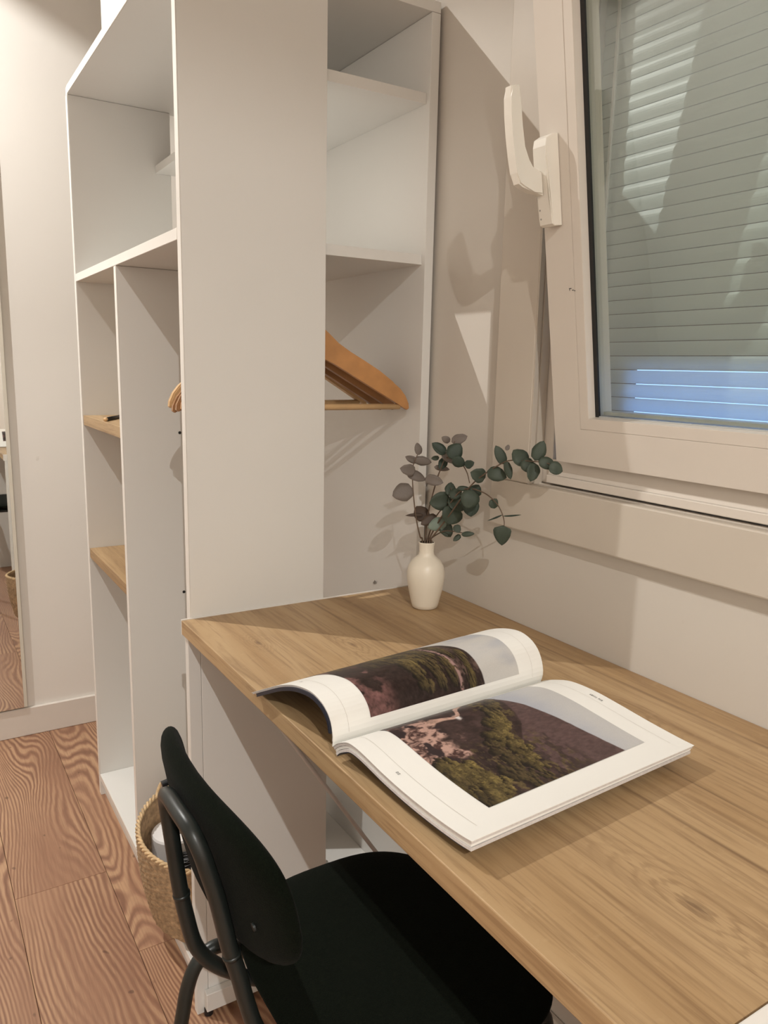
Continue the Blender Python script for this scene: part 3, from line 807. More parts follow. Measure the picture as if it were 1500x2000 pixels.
STEMS = [[0,[[-0.104,-0.129,0.861],[-0.106,-0.128,0.88],[-0.113,-0.123,0.916],[-0.119,-0.12,0.967],[-0.12,-0.119,0.999],[-0.117,-0.121,1.013],[-0.112,-0.124,1.028]]],[1,[[-0.093,-0.124,0.859],[-0.089,-0.119,0.869],[-0.088,-0.125,0.922],[-0.086,-0.143,0.979],[-0.085,-0.154,1.003],[-0.084,-0.164,1.022],[-0.082,-0.178,1.039],[-0.081,-0.185,1.052]]],[2,[[-0.082,-0.113,0.856],[-0.082,-0.116,0.868],[-0.08,-0.132,0.908],[-0.077,-0.154,0.935],[-0.074,-0.173,0.954],[-0.075,-0.17,0.971]]],[3,[[-0.09,-0.13,0.86],[-0.089,-0.135,0.874],[-0.085,-0.172,0.915],[-0.08,-0.209,0.96],[-0.077,-0.233,0.987],[-0.074,-0.262,1.008],[-0.069,-0.296,1.028],[-0.067,-0.316,1.034],[-0.063,-0.345,1.036],[-0.059,-0.38,1.037],[-0.057,-0.397,1.033]]],[4,[[-0.085,-0.12,0.858],[-0.085,-0.123,0.869],[-0.08,-0.159,0.924],[-0.076,-0.192,0.964],[-0.073,-0.218,0.976],[-0.069,-0.251,0.974],[-0.066,-0.276,0.964],[-0.064,-0.29,0.951],[-0.063,-0.298,0.936],[-0.063,-0.299,0.923]]],[2,[[-0.081,-0.116,0.857],[-0.081,-0.121,0.871],[-0.077,-0.156,0.892],[-0.073,-0.186,0.897],[-0.07,-0.211,0.898]]],[1,[[-0.084,-0.164,1.022],[-0.08,-0.193,1.023],[-0.077,-0.214,1.005],[-0.076,-0.223,0.986]]]]


def leaf_mesh(kind, seed):
    """unit leaf: along +x from 0 to 1, width 1 (y +-0.5), slightly cupped"""
    rnd = random.Random(seed)
    n = 9
    rows = []
    verts, faces = [], []
    for i in range(n + 1):
        t = i / n
        w = math.sin(math.pi * min(1, t) ** 0.80) ** 0.62 if 0 < t < 1 else 0.0
        if kind == 'heart': w = (math.sin(math.pi * t ** 0.55) ** 0.7 if 0 < t < 1 else 0)
        w *= 0.5 * (1 + rnd.uniform(-0.05, 0.05))
        cup = 0.10
        z0 = -0.10 * (2 * t - 1) ** 2 + 0.03 * math.sin(t * 5 + seed)
        row = []
        for s in (-1, -0.5, 0, 0.5, 1):
            row.append(len(verts))
            verts.append((t, s * w, z0 + cup * (abs(s) ** 1.5) * w * 2 * (1 if seed % 2 else -0.6)))
        rows.append(row)
    for a, b in zip(rows, rows[1:]):
        for k in range(4): faces.append((a[k], a[k + 1], b[k + 1], b[k]))
    m = len(verts)
    th = 0.012
    verts += [(x, y, z - th) for x, y, z in verts]
    faces += [tuple(i + m for i in f[::-1]) for f in faces]
    rim = [r[0] for r in rows] + [r[4] for r in rows[::-1]]
    for a, b in zip(rim, rim[1:] + rim[:1]): faces.append((a, b, b + m, a + m))
    me = bpy.data.meshes.new('leaf')
    me.from_pydata(verts, [], faces)
    me.validate()
    b = bmesh.new(); b.from_mesh(me); bmesh.ops.remove_doubles(b, verts=b.verts, dist=1e-5); bmesh.ops.recalc_face_normals(b, faces=b.faces); b.to_mesh(me); b.free()
    me.polygons.foreach_set('use_smooth', [True] * len(me.polygons))
    return me
SPRIG_LABELS = ['leftmost eucalyptus sprig in the vase, with greyish purple leaves',
                'tallest upright eucalyptus sprig in the vase, dark leaves and a grey top leaf',
                'short bushy eucalyptus sprig low over the vase mouth',
                'longest eucalyptus sprig reaching right in front of the window',
                'drooping eucalyptus sprig ending in a single hanging heart-shaped leaf']
sprigs = []
for k in range(5):
    e = empty('eucalyptus_sprig', VB + Vector((0, 0, 0.112)))
    tag(e, SPRIG_LABELS[k], 'plant', 'eucalyptus sprigs in the cream vase')
    sprigs.append(e)
for k, pts_ in STEMS:
    P = [Vector(p) for p in pts_]
    if P[0].z < 0.875:                       # rooted in the vase: continue down inside the neck
        a = VB + Vector(((k - 2) * 0.0024, (1.5 - k) * 0.0022, 0.035))
        b_ = VB + Vector(((k - 2) * 0.0030, (1.5 - k) * 0.0030, 0.118))
        P = [a, b_] + P[1:]
    C_ = catmull(P, 6)
    rad = [0.0016 - 0.0009 * i / (len(C_) - 1) for i in range(len(C_))]
    bm = bmesh.new(); tube(bm, C_, rad, 7)
    bm_obj('stem', bm, M['stem'], sprigs[k], smooth=True)
protos = {}
for i, (k, cx, cy, cz, ax, ay, az, nx, ny, nz_, ll, ww, tone) in enumerate(LEAVES):
    key = (tone, i % 4 if not (k == 4 and i == len(LEAVES) - 1) else 'heart')
    if key not in protos:
        me = leaf_mesh('heart' if key[1] == 'heart' else 'leaf', i % 4)
        me.materials.append(M['leaf_' + tone])
        protos[key] = me
    X = Vector((ax, ay, az)); Z = Vector((nx, ny, nz_)); Y = Z.cross(X)
    gw = 1.13
    T = Matrix((X * ll * gw, Y * ww * gw, Z * (0.5 * (ll + ww)))).transposed().to_4x4()
    o = mesh_obj('leaf', protos[key], None, sprigs[k])
    o.matrix_basis = Matrix.Translation((cx, cy, cz)) @ T

# ------------------------------------------------------------------ open magazine
P0 = Vector((-0.4935, -0.534, 0.0))
E1 = Vector((0.998, 0.0630, 0)); E2 = Vector((0.0630, -0.998, 0))
LEN = 0.322
ZD = 0.7503
def prof_curve(P):
    C_ = catmull([(a, b, 0) for a, b in P], 12)
    d = [0.0]
    for p, q in zip(C_, C_[1:]): d.append(d[-1] + (q - p).length)
    return np.array([(p.x, p.y) for p in C_]), np.array(d)
RN = prof_curve([(0, .7650), (.006, .7705), (.016, .7765), (.030, .7825), (.046, .7835), (.066, .7815), (.095, .7775), (.130, .7745), (.170, .7735), (.205, .7745), (.2255, .7765)])
RF = prof_curve([(0, .7665), (.006, .7705), (.016, .7750), (.030, .7800), (.046, .7845), (.066, .7865), (.095, .7860), (.130, .7825), (.170, .7780), (.205, .7750), (.2255, .7740)])
LN = prof_curve([(0, .7650), (-.0010, .7740), (.0005, .7830), (.004, .7925), (.011, .8005), (.024, .8075), (.043, .8110), (.063, .8095), (.090, .8035), (.122, .7915), (.158, .7740), (.186, .7600), (.200, .7530)])
LF = prof_curve([(0, .7665), (-.0030, .7760), (-.0025, .7870), (.002, .8000), (.010, .8110), (.022, .8190), (.040, .8235), (.062, .8215), (.090, .8135), (.122, .7990), (.158, .7790), (.186, .7625), (.200, .7545)])
def prof_at(pr, s):
    P, d = pr
    s = min(max(s, 0), 1) * d[-1]
    return float(np.interp(s, d, P[:, 0])), float(np.interp(s, d, P[:, 1]))
def page(side, s, t, off=0.0):
    """s 0..1 spine to outer edge, t 0..1 foot to head, off along the page normal (up/outwards)"""
    n_, f_ = (RN, RF) if side > 0 else (LN, LF)
    def at(s):
        a, b = prof_at(n_, s), prof_at(f_, s)
        return a[0] * (1 - t) + b[0] * t, a[1] * (1 - t) + b[1] * t
    d, z = at(s)
    if off:
        d0, z0 = at(s - 0.015); d1, z1 = at(s + 0.015)
        l = math.hypot(d1 - d0, z1 - z0) or 1
        nd, nz_ = -(z1 - z0) / l, (d1 - d0) / l
        d += nd * off; z += nz_ * off
    return P0 + E1 * (t * LEN) + E2 * (d * side) + Vector((0, 0, z))
mag = empty('magazine', P0 + E1 * 0.16 + Vector((0, 0, ZD)))
tag(mag, 'open magazine with landscape photographs and one page curling up, lying on the desk', 'magazine')
def sheet(name, side, o0, o1, mat, s0=0.0, s1=1.0, t0=0.0, t1=1.0, ns=44, nt=8, parent=mag, shift=0.0):
    verts, faces = [], []
    for o in (o0, o1):
        for i in range(ns + 1):
            for j in range(nt + 1):
                s = s0 + (s1 - s0) * i / ns; t = t0 + (t1 - t0) * j / nt
                p = page(side, s, t, o)
                if p.z < ZD + 0.0004: p.z = ZD + 0.0004 + (o if o > 0 else 0)
                verts.append(p)
    m = (ns + 1) * (nt + 1)
    idx = lambda l, i, j: l * m + i * (nt + 1) + j
    for i in range(ns):
        for j in range(nt):
            faces.append((idx(0, i, j), idx(0, i, j + 1), idx(0, i + 1, j + 1), idx(0, i + 1, j)))
            faces.append((idx(1, i, j), idx(1, i + 1, j), idx(1, i + 1, j + 1), idx(1, i, j + 1)))
    for i in range(ns):
        for j in (0, nt):
            faces.append((idx(0, i, j), idx(0, i + 1, j), idx(1, i + 1, j), idx(1, i, j)))
    for j in range(nt):
        for i in (0, ns):
            faces.append((idx(0, i, j), idx(0, i, j + 1), idx(1, i, j + 1), idx(1, i, j)))
    return data_obj(name, verts, faces, mat, parent, smooth=False)
# right-hand stack of pages, fanned a little at the edge
sheet('page', 1, -0.0006, 0.0, M['paper'])
sheet('page_block', 1, -0.0038, -0.0010, M['paper_edge'], 0.0, 0.994, 0.003, 0.998)
sheet('page_block', 1, -0.0072, -0.0043, M['paper'], 0.0, 0.986, 0.006, 0.999)
sheet('page_block', 1, -0.0106, -0.0077, M['paper_edge'], 0.0, 0.990, 0.003, 0.995)
o = sheet('back_cover', 1, -0.0118, -0.0110, M['navy'], 0.0, 0.955, 0.004, 0.996); o['label'] = 'dark back cover'
# left-hand pages curling over
sheet('page', -1, -0.0005, 0.0, M['paper'])
sheet('page_block', -1, -0.0026, -0.0007, M['paper_edge'], 0.02, 0.992, 0.002, 0.998)
o = sheet('front_cover', -1, -0.0072, -0.0028, M['navy'], 0.06, 0.93, -0.004, 0.999); o['label'] = 'dark navy inside cover'

# --- printed pictures: ink colours computed per vertex on a fine grid laid on the page
def vnoise(x, y, seed):
    rng = np.random.RandomState(seed)
    tab = rng.rand(64, 64)
    xi = np.floor(x).astype(int); yi = np.floor(y).astype(int)
    fx = x - xi; fy = y - yi
    fx = fx * fx * (3 - 2 * fx); fy = fy * fy * (3 - 2 * fy)
    g = lambda i, j: tab[i % 64, j % 64]
    return (g(xi, yi) * (1 - fx) + g(xi + 1, yi) * fx) * (1 - fy) + (g(xi, yi + 1) * (1 - fx) + g(xi + 1, yi + 1) * fx) * fy
def fbm(x, y, seed, o=4):
    v = 0; a = 0.5; t = 0
    for k in range(o):
        v = v + a * vnoise(x * 2 ** k, y * 2 ** k, seed + k); t += a; a *= 0.55
    return v / t
def lerp(a, b, f): return a + (b - a) * f[..., None]
def sst(a, b, x):
    t = np.clip((x - a) / (b - a), 0, 1); return t * t * (3 - 2 * t)
C3 = lambda *c: np.array(c, float)
def clumps(col, a, b, lst, seed, dens=1.0, tall=1.0):
    """mossy shrubs built of many small rounded tufts, lit from above, dark in between"""
    rng = np.random.RandomState(seed)
    tex = fbm(a * 95, b * 95, seed + 9, 3)
    tex2 = fbm(a * 30, b * 45, seed + 5, 3)
    tufts = []
    for (ca, cb, ra, rb, moss) in lst:
        n = int(26 * dens * (ra * rb / 0.008) ** 0.5) + 5
        for k in range(n):
            an = rng.rand() * 6.283; rr = rng.rand() ** 0.5
            q = 0.18 + 0.22 * rng.rand()
            tufts.append((ca + ra * 0.85 * rr * math.cos(an), cb + rb * 0.85 * rr * math.sin(an), ra * q * 1.15, rb * q * 1.25 * tall, moss * (0.55 + 0.6 * rng.rand()), rr * math.sin(an)))
    tufts.sort(key=lambda u: -u[1])
    for (ca, cb, ra, rb, moss, hgt) in tufts:
        i0, i1 = np.searchsorted(a[:, 0], [ca - 1.3 * ra, ca + 1.3 * ra]); j0, j1 = np.searchsorted(b[0], [cb - 1.3 * rb, cb + 1.3 * rb])
        if i1 <= i0 or j1 <= j0: continue
        A, B = a[i0:i1, j0:j1], b[i0:i1, j0:j1]
        da = (A - ca) / ra; db = (B - cb) / rb
        r = np.sqrt(da * da + db * db) + 0.9 * (tex[i0:i1, j0:j1] - 0.5) + 0.5 * (tex2[i0:i1, j0:j1] - 0.5)
        ins = 1 - sst(0.80, 1.0, r)
        lit = sst(-0.35, 1.0, db * 0.9 + da * 0.15) * (0.45 + 0.55 * sst(-1.0, 0.6, np.full(A.shape, hgt)))
        dark = C3(0.022, 0.017, 0.014); hi = C3(0.335, 0.250, 0.085) * moss + C3(0.115, 0.080, 0.050) * (1 - min(1, moss))
        c = dark + (hi - dark) * np.clip(lit * (0.10 + 1.65 * tex[i0:i1, j0:j1]), 0, 1.2)[..., None]
        col[i0:i1, j0:j1] = lerp(col[i0:i1, j0:j1], c, ins)
    return col
def picture_right(a, b):
    n1 = fbm(a * 7, b * 7, 1); n2 = fbm(a * 60, b * 40, 5, 4); n3 = fbm(a * 16, b * 16, 11)
    n4 = fbm(a * 12 + 3 * n1, b * 22, 15, 5)
    sky = lerp(np.broadcast_to(C3(0.44, 0.455, 0.50), a.shape + (3,)), C3(0.55, 0.54, 0.53), sst(0.74, 0.97, b + 0.15 * (n1 - .5)))
    far = C3(0.150, 0.092, 0.088) * (0.45 + 0.75 * n2[..., None] + 0.25 * n4[..., None])
    fe = np.interp(a, [0, .14, .29, .54, .77, 1], [.66, .695, .752, .802, .832, .857]) + 0.006 * (n3 - 0.5)
    col = lerp(sky, far, 1 - sst(-0.004, 0.004, b - fe))
    near = C3(0.075, 0.046, 0.042) * (0.25 + 1.35 * n4[..., None] * (0.5 + n2[..., None]))
    ne = np.interp(a, [0, .2, .36, .46, .52, .60, .75, 1], [.692, .680, .642, .602, .560, .50, .46, .50]) + 0.022 * (n3 - 0.5) + 0.012 * (n2 - 0.5)
    col = lerp(col, near, 1 - sst(-0.006, 0.006, b - ne))
    scr = sst(0.50, 0.66, fbm(a * 26, b * 60, 31, 5)) * (1 - sst(0.50, 0.66, b - 0.12 * (a - .5))) * sst(0.42, 0.62, a)
    col = lerp(col, C3(0.185, 0.135, 0.060) * (0.4 + 1.1 * n2[..., None]), scr * 0.85)
    shade = sst(0.50, 0.62, fbm(a * 9, b * 26, 33, 4)) * sst(0.45, 0.6, a) * (1 - sst(0.62, 0.7, b))
    col = lerp(col, C3(0.040, 0.026, 0.026), shade * 0.6)
    # pink rocks and sandy track on the spine side
    ed = fbm(a * 11, b * 11, 43, 4) - 0.5
    rock = (1 - sst(0.15, 0.215, b + 0.22 * ed - 0.05 * np.sin(a * 5))) * sst(0.06, 0.10, a + 0.1 * ed) * (1 - sst(0.50, 0.58, a + 0.15 * ed))
    rt = fbm(a * 30 + 4 * n1, b * 34 + 4 * n3, 45, 5)
    rc = C3(0.100, 0.050, 0.044) + (C3(0.52, 0.330, 0.270) - C3(0.100, 0.050, 0.044)) * sst(0.34, 0.66, rt)[..., None]
    rc = lerp(rc, C3(0.055, 0.036, 0.038), sst(0.54, 0.62, fbm(a * 8, b * 12, 47, 4)))
    col = lerp(col, rc, rock)
    tb = np.array([.50, .45, .42, .40, .375, .34, .29, .24, .19]); ta = np.array([.02, .045, .085, .140, .185, .190, .165, .150, .180])
    tc_ = np.interp(b, tb[::-1], ta[::-1]); wd = np.interp(b, tb[::-1], np.array([.014, .020, .030, .034, .026, .022, .030, .040, .05])[::-1])
    track = (1 - sst(0.6, 1.1, np.abs(a - tc_ + 0.03 * ed) / wd)) * sst(0.19, 0.22, b) * (1 - sst(0.49, 0.51, b))
    col = lerp(col, C3(0.56, 0.36, 0.285) * (0.45 + 0.95 * rt[..., None]), track)
    gl = np.exp(-(((a - 0.195) / 0.030) ** 2 + ((b - 0.368) / 0.012) ** 2)) * sst(0.35, 0.55, rt); col = lerp(col, C3(0.72, 0.66, 0.64), np.clip(gl * 1.5, 0, 1))
    up = sst(0.50, 0.68, fbm(a * 34, b * 34, 51, 4)) * (1 - sst(0.30, 0.40, a)) * sst(0.46, 0.54, b) * (1 - sst(-0.02, 0.0, b - ne))
    col = lerp(col, C3(0.200, 0.150, 0.055), up * 0.8)
    col = clumps(col.copy(), a, b, [(0.20, 0.60, 0.085, 0.040, .55), (0.10, 0.63, 0.06, 0.03, .4), (0.28, 0.545, 0.11, 0.045, .8), (0.39, 0.49, 0.12, 0.062, 1), (0.52, 0.415, 0.115, 0.080, 1),
                               (0.66, 0.445, 0.095, 0.060, .85), (0.79, 0.415, 0.105, 0.060, .85), (0.58, 0.335, 0.08, 0.05, .35), (0.70, 0.345, 0.09, 0.05, .45),
                               (0.92, 0.385, 0.07, 0.030, .6), (0.86, 0.325, 0.07, 0.04, .4), (0.82, 0.27, 0.10, 0.050, .35), (0.95, 0.30, 0.06, 0.03, .5),
                               (0.60, 0.055, 0.13, 0.070, 1), (0.72, 0.105, 0.15, 0.080, 1), (0.86, 0.150, 0.13, 0.070, 1), (0.76, 0.02, 0.15, 0.06, .75), (0.93, 0.06, 0.12, 0.07, .8)], 61)
    return col
def picture_left(a, b):
    n1 = fbm(a * 6, b * 6, 71); n2 = fbm(a * 40, b * 70, 73, 4)
    sky = lerp(np.broadcast_to(C3(0.47, 0.475, 0.50), a.shape + (3,)), C3(0.60, 0.58, 0.55), sst(0.35, 0.7, fbm(a * 5, b * 3, 75)))
    edge = np.interp(a, [0, .3, .55, .8, 1], [.742, .735, .70, .60, .54]) + 0.012 * (n1 - 0.5)
    land = C3(0.050, 0.031, 0.027) * (0.3 + 1.3 * n2[..., None])
    land = lerp(land, C3(0.230, 0.115, 0.105) * (0.4 + 1.1 * n2[..., None]), sst(0.48, 0.66, fbm(a * 9, b * 12, 77, 5)) * (1 - sst(0.10, 0.20, b)))
    land = lerp(land, C3(0.150, 0.095, 0.080) * (0.4 + 1.1 * n2[..., None]), sst(0.48, 0.68, fbm(a * 14, b * 36, 78, 5)) * sst(0.5, 0.6, b))
    col = lerp(sky, land, 1 - sst(-0.004, 0.004, b - edge))
    col = clumps(col.copy(), a, b, [(0.78, 0.56, 0.20, 0.035, .6), (0.50, 0.62, 0.24, 0.035, .6), (0.22, 0.68, 0.18, 0.03, .7), (0.08, 0.66, 0.12, 0.03, .8),
                               (0.74, 0.47, 0.20, 0.050, .85), (0.46, 0.52, 0.20, 0.045, .85), (0.18, 0.56, 0.16, 0.040, .75),
                               (0.72, 0.36, 0.20, 0.055, .9), (0.46, 0.43, 0.20, 0.055, .9), (0.20, 0.47, 0.16, 0.050, .5), (0.56, 0.29, 0.18, 0.05, .7),
                               (0.34, 0.35, 0.18, 0.055, .8), (0.14, 0.37, 0.12, 0.055, .5), (0.80, 0.20, 0.16, 0.05, .9), (0.50, 0.20, 0.10, 0.04, .25), (0.78, 0.08, 0.18, 0.05, 1)], 81, 0.9, 0.8)
    tr = np.exp(-((b - (0.585 + 0.05 * np.clip(a - 0.30, 0, 1) + 0.012 * np.sin(a * 9))) / 0.010) ** 2) * (1 - sst(0.60, 0.75, a)) * sst(0.35, 0.5, n2)
    return lerp(col, C3(0.40, 0.25, 0.23), np.clip(tr * 1.3, 0, 1))
def printed(name, side, s0, s1, t0, t1, fn, ns, nt, off=0.00035):
    A, B = np.meshgrid(np.linspace(0, 1, ns + 1), np.linspace(0, 1, nt + 1), indexing='ij')
    colr = fn(A, B).reshape(-1, 3)
    colr = np.clip(colr * np.clip(0.62 + 0.95 * colr.mean(1, keepdims=True), 0, 1), 0.004, 1)   # print contrast
    s = s0 + (s1 - s0) * A.ravel(); t = t0 + (t1 - t0) * B.ravel()
    n_, f_ = (RN, RF) if side > 0 else (LN, LF)
    def at(pr, s):
        P, d = pr
        return np.interp(s * d[-1], d, P[:, 0]), np.interp(s * d[-1], d, P[:, 1])
    def mix(s):
        a = at(n_, s); b = at(f_, s)
        return a[0] * (1 - t) + b[0] * t, a[1] * (1 - t) + b[1] * t
    d, z = mix(s); d0, z0 = mix(s - 0.015); d1, z1 = mix(s + 0.015)
    l = np.hypot(d1 - d0, z1 - z0)
    d = d - (z1 - z0) / l * off; z = z + (d1 - d0) / l * off
    V = np.empty((len(s), 3))
    V[:, 0] = P0.x + E1.x * t * LEN + E2.x * d * side
    V[:, 1] = P0.y + E1.y * t * LEN + E2.y * d * side
    V[:, 2] = z
    i, j = np.meshgrid(np.arange(ns), np.arange(nt), indexing='ij')
    q = (i * (nt + 1) + j).ravel()
    F = np.stack([q, q + nt + 1, q + nt + 2, q + 1], 1)
    if side > 0: F = F[:, ::-1]
    F = F[:, ::-1]
    me = bpy.data.meshes.new(name)
    me.vertices.add(len(V)); me.vertices.foreach_set('co', V.ravel())
    me.loops.add(len(F) * 4); me.loops.foreach_set('vertex_index', F.ravel().astype(np.int32))
    me.polygons.add(len(F)); me.polygons.foreach_set('loop_start', np.arange(len(F), dtype=np.int32) * 4)
    me.update(calc_edges=True)
    ca = me.color_attributes.new('ink', 'FLOAT_COLOR', 'POINT')
    ca.data.foreach_set('color', np.concatenate([colr, np.ones((len(colr), 1))], 1).ravel())
    me.polygons.foreach_set('use_smooth', [True] * len(F))
    return mesh_obj(name, me, M['print'], mag)
o = printed('printed_photo', 1, 0.088, 0.860, 0.155, 0.865, picture_right, 280, 380); o['label'] = 'printed photo of mossy hillside and pink rocks'
o = printed('printed_photo', -1, 0.085, 0.800, 0.155, 0.865, picture_left, 250, 360); o['label'] = 'printed photo of mossy boulders and pale sky'

def strip(bm, side, s0, s1, t0, t1, off=0.0004, n=1):
    for i in range(n):
        a, b = s0 + (s1 - s0) * i / n, s0 + (s1 - s0) * (i + 1) / n
        vs = [bm.verts.new(page(side, *q, off)) for q in ((a, t0), (b, t0), (b, t1), (a, t1))]
        bm.faces.new(vs)
for side in (1, -1):
    for t0, t1 in ((0.0635, 0.0648), (0.9385, 0.9395)):
        bm = bmesh.new(); strip(bm, side, 0.05, 0.93, t0, t1, n=24)
        bm_obj('printed_rule', bm, M['ink_light'], mag)
# small running head and folio, too small in the photo to read: drawn as tiny letter strokes
bm = bmesh.new()
rnd = random.Random(4)
s = 0.415
for wlen in (5, 3):
    for k in range(wlen):
        w = 0.0075
        for q in range(2):
            strip(bm, 1, s + q * 0.004, s + q * 0.004 + 0.0017, 0.957, 0.9665)
        strip(bm, 1, s, s + 0.0057, 0.957 + rnd.choice((0, 0.004, 0.008)), 0.9585 + rnd.choice((0, 0.004, 0.0075)))
        s += w + 0.002
    s += 0.008
bm_obj('running_head', bm, M['ink'], mag)
for side, s in ((1, 0.455), (-1, 0.50)):
    bm = bmesh.new()
    for k in range(2):
        a = s + k * 0.0125
        strip(bm, side, a, a + 0.0022, 0.036, 0.045); strip(bm, side, a + 0.006, a + 0.0082, 0.036, 0.045)
        strip(bm, side, a, a + 0.0082, 0.036, 0.0375); strip(bm, side, a, a + 0.0082, 0.0435, 0.045)
    bm_obj('page_number', bm, M['ink'], mag)

# ------------------------------------------------------------------ desk chair
def se(t, n):
    c, s = math.cos(t), math.sin(t)
    return math.copysign(abs(c) ** (2 / n), c), math.copysign(abs(s) ** (2 / n), s)
def pad(bm, fn, n, T, NA=72, top_pow=5):
    """superellipse cushion; fn(a, s, off) -> point"""
    Rr = [0.0, 0.3, 0.55, 0.75, 0.87, 0.94, 0.975, 0.993, 1.0]
    layers = []
    for sg in (1, -1):
        rings = []
        for r in (Rr if sg > 0 else Rr[:-1]):
            off = sg * T / 2 * math.sqrt(max(0, 1 - r ** top_pow))
            if r == 0: rings.append([bm.verts.new(fn(0, 0, off))])
            else: rings.append([bm.verts.new(fn(r * se(2 * math.pi * k / NA, n)[0], r * se(2 * math.pi * k / NA, n)[1], off)) for k in range(NA)])
        layers.append(rings)
    layers[1].append(layers[0][-1])
    for rings in layers:
        for a, b in zip(rings, rings[1:]):
            for k in range(NA):
                k2 = (k + 1) % NA
                if len(a) == 1: bm.faces.new([a[0], b[k], b[k2]])
                else: bm.faces.new([a[k], b[k], b[k2], a[k2]])
def chair():
    c = empty('desk_chair', (-0.44, -0.51, 0.0))
    tag(c, 'dark green padded chair with tubular metal frame pushed up to the desk', 'chair')
    X0, Yc, zc, w, h, cv, al, T = -0.5885, -0.468, 0.660, 0.1765, 0.0880, 0.030, 0.194, 0.0285
    def fb(a, s, off):
        return Vector((X0 - cv * (1 - a * a) - s * h * math.sin(al) + off * math.cos(al), Yc + a * w, zc + s * h * math.cos(al) + off * math.sin(al)))
    bm = bmesh.new(); pad(bm, fb, 3.0, T, top_pow=9)
    bk = bm_obj('backrest', bm, M['green'], c, smooth=True)
    ZS = 0.474
    def fs(a, s, off):
        x, y = a * 0.168, s * 0.188
        dish = 0.006 * (1 - a * a) * (1 - s * s) + (0.012 * max(0, a) ** 3)
        return Vector((-0.397 + x, -0.513 + y, ZS - 0.0145 + off - dish))
    bm = bmesh.new(); pad(bm, fs, 2.9, 0.029, 80)
    bm_obj('seat', bm, M['green'], c, smooth=True)
    RT = 0.0088
    fy, ny = -0.450, -0.556
    path = [(-0.300, fy, 0.4275), (-0.505, fy, 0.4275), (-0.555, fy, 0.4400), (-0.5810, fy, 0.4610), (-0.5960, fy, 0.4740), (-0.6130, fy, 0.4940), (-0.6250, fy, 0.5180), (-0.6330, fy, 0.5540), (-0.6405, fy, 0.600), (-0.6465, fy, 0.655),
            (-0.6510, fy - 0.0005, 0.695), (-0.6540, fy - 0.008, 0.714), (-0.6555, fy - 0.024, 0.7225), (-0.6560, -0.505, 0.7240), (-0.6535, ny + 0.018, 0.7200), (-0.6480, ny + 0.004, 0.7030), (-0.6420, ny, 0.680), (-0.6330, ny, 0.645),
            (-0.6215, ny, 0.587), (-0.6120, ny, 0.550), (-0.6040, ny, 0.515), (-0.5930, ny, 0.477), (-0.5750, ny, 0.447), (-0.540, ny, 0.4300), (-0.505, ny, 0.4275), (-0.300, ny, 0.4275)]
    bm = bmesh.new(); tube(bm, catmull(path, 6), RT, 14)
    bm_obj('back_frame', bm, M['metal_green'], c, smooth=True)
    # legs: each side one rear leg and one front leg, joined by a rail under the seat
    def leg(P, name='leg'):
        bm = bmesh.new(); tube(bm, catmull(P, 8), RT, 14)
        return bm_obj(name, bm, M['metal_green'], c, smooth=True)
    leg([(-0.420, -0.410, 0.4270), (-0.520, -0.410, 0.4300), (-0.560, -0.410, 0.4560), (-0.580, -0.410, 0.4670), (-0.598, -0.410, 0.4650), (-0.6130, -0.410, 0.4500), (-0.6230, -0.409, 0.4220), (-0.6310, -0.408, 0.378), (-0.6550, -0.398, 0.230), (-0.6850, -0.385, 0.0085)])
    leg([(-0.420, -0.600, 0.4270), (-0.520, -0.600, 0.4280), (-0.560, -0.600, 0.4330), (-0.585, -0.600, 0.4300), (-0.6000, -0.600, 0.4150), (-0.6080, -0.600, 0.3800), (-0.6400, -0.608, 0.210), (-0.6720, -0.616, 0.0085)])
    leg([(-0.420, -0.372, 0.4270), (-0.300, -0.372, 0.4270), (-0.272, -0.371, 0.417), (-0.258, -0.370, 0.385), (-0.240, -0.364, 0.200), (-0.222, -0.358, 0.0085)])
    leg([(-0.420, -0.648, 0.4270), (-0.300, -0.648, 0.4270), (-0.272, -0.649, 0.417), (-0.258, -0.650, 0.385), (-0.240, -0.656, 0.200), (-0.222, -0.662, 0.0085)])
    for nm, x in (('seat_rail', -0.420), ('seat_rail', -0.330)):
        bm = bmesh.new(); tube(bm, [(x, -0.655, 0.4270), (x, -0.365, 0.4270)], 0.0078, 12)
        bm_obj(nm, bm, M['metal_green'], c, smooth=True)
    # sleeves where the tubes join
    for (y, p, q) in ((fy, (-0.6378, 0.583), (-0.6384, 0.587)), (ny, (-0.6190, 0.5755), (-0.6198, 0.5795))):
        bm = bmesh.new(); tube(bm, [(p[0], y, p[1]), (q[0], y, q[1])], RT + 0.0009, 14)
        bm_obj('tube_sleeve', bm, M['metal_green'], c, smooth=True)
    # bolts through the back pad
    for a, s in ((-0.30, -0.85), (0.43, -0.25), (0.43, 0.40)):
        p = fb(a, s, -T / 2 + 0.0006); nrm = Vector((-math.cos(al), 0, -math.sin(al)))
        bm = bmesh.new(); disc(bm, p, nrm, 0.0040, 0.0075, 14)
        bm_obj('bolt', bm, M['screw'], c)
    p = fb(-0.75, -0.225, -T / 2 - 0.0002)
    bm = bmesh.new(); disc(bm, p, (-math.cos(al), 0, -math.sin(al)), 0.0042, 0.0022, 14)
    bm_obj('button', bm, M['metal_green'], c)
    return c
chair()

# ------------------------------------------------------------------ basket and what it holds
BX, BY, BZ, BT, BB, BH = -0.366, 0.189, 0.0625, 0.167, 0.142, 0.184
def lean(bm):
    for v in bm.verts:
        f = max(0, (v.co.z - BZ)) / BH
        v.co.z += f * (0.033 * (v.co.x - BX) + 0.075 * (v.co.y - BY))

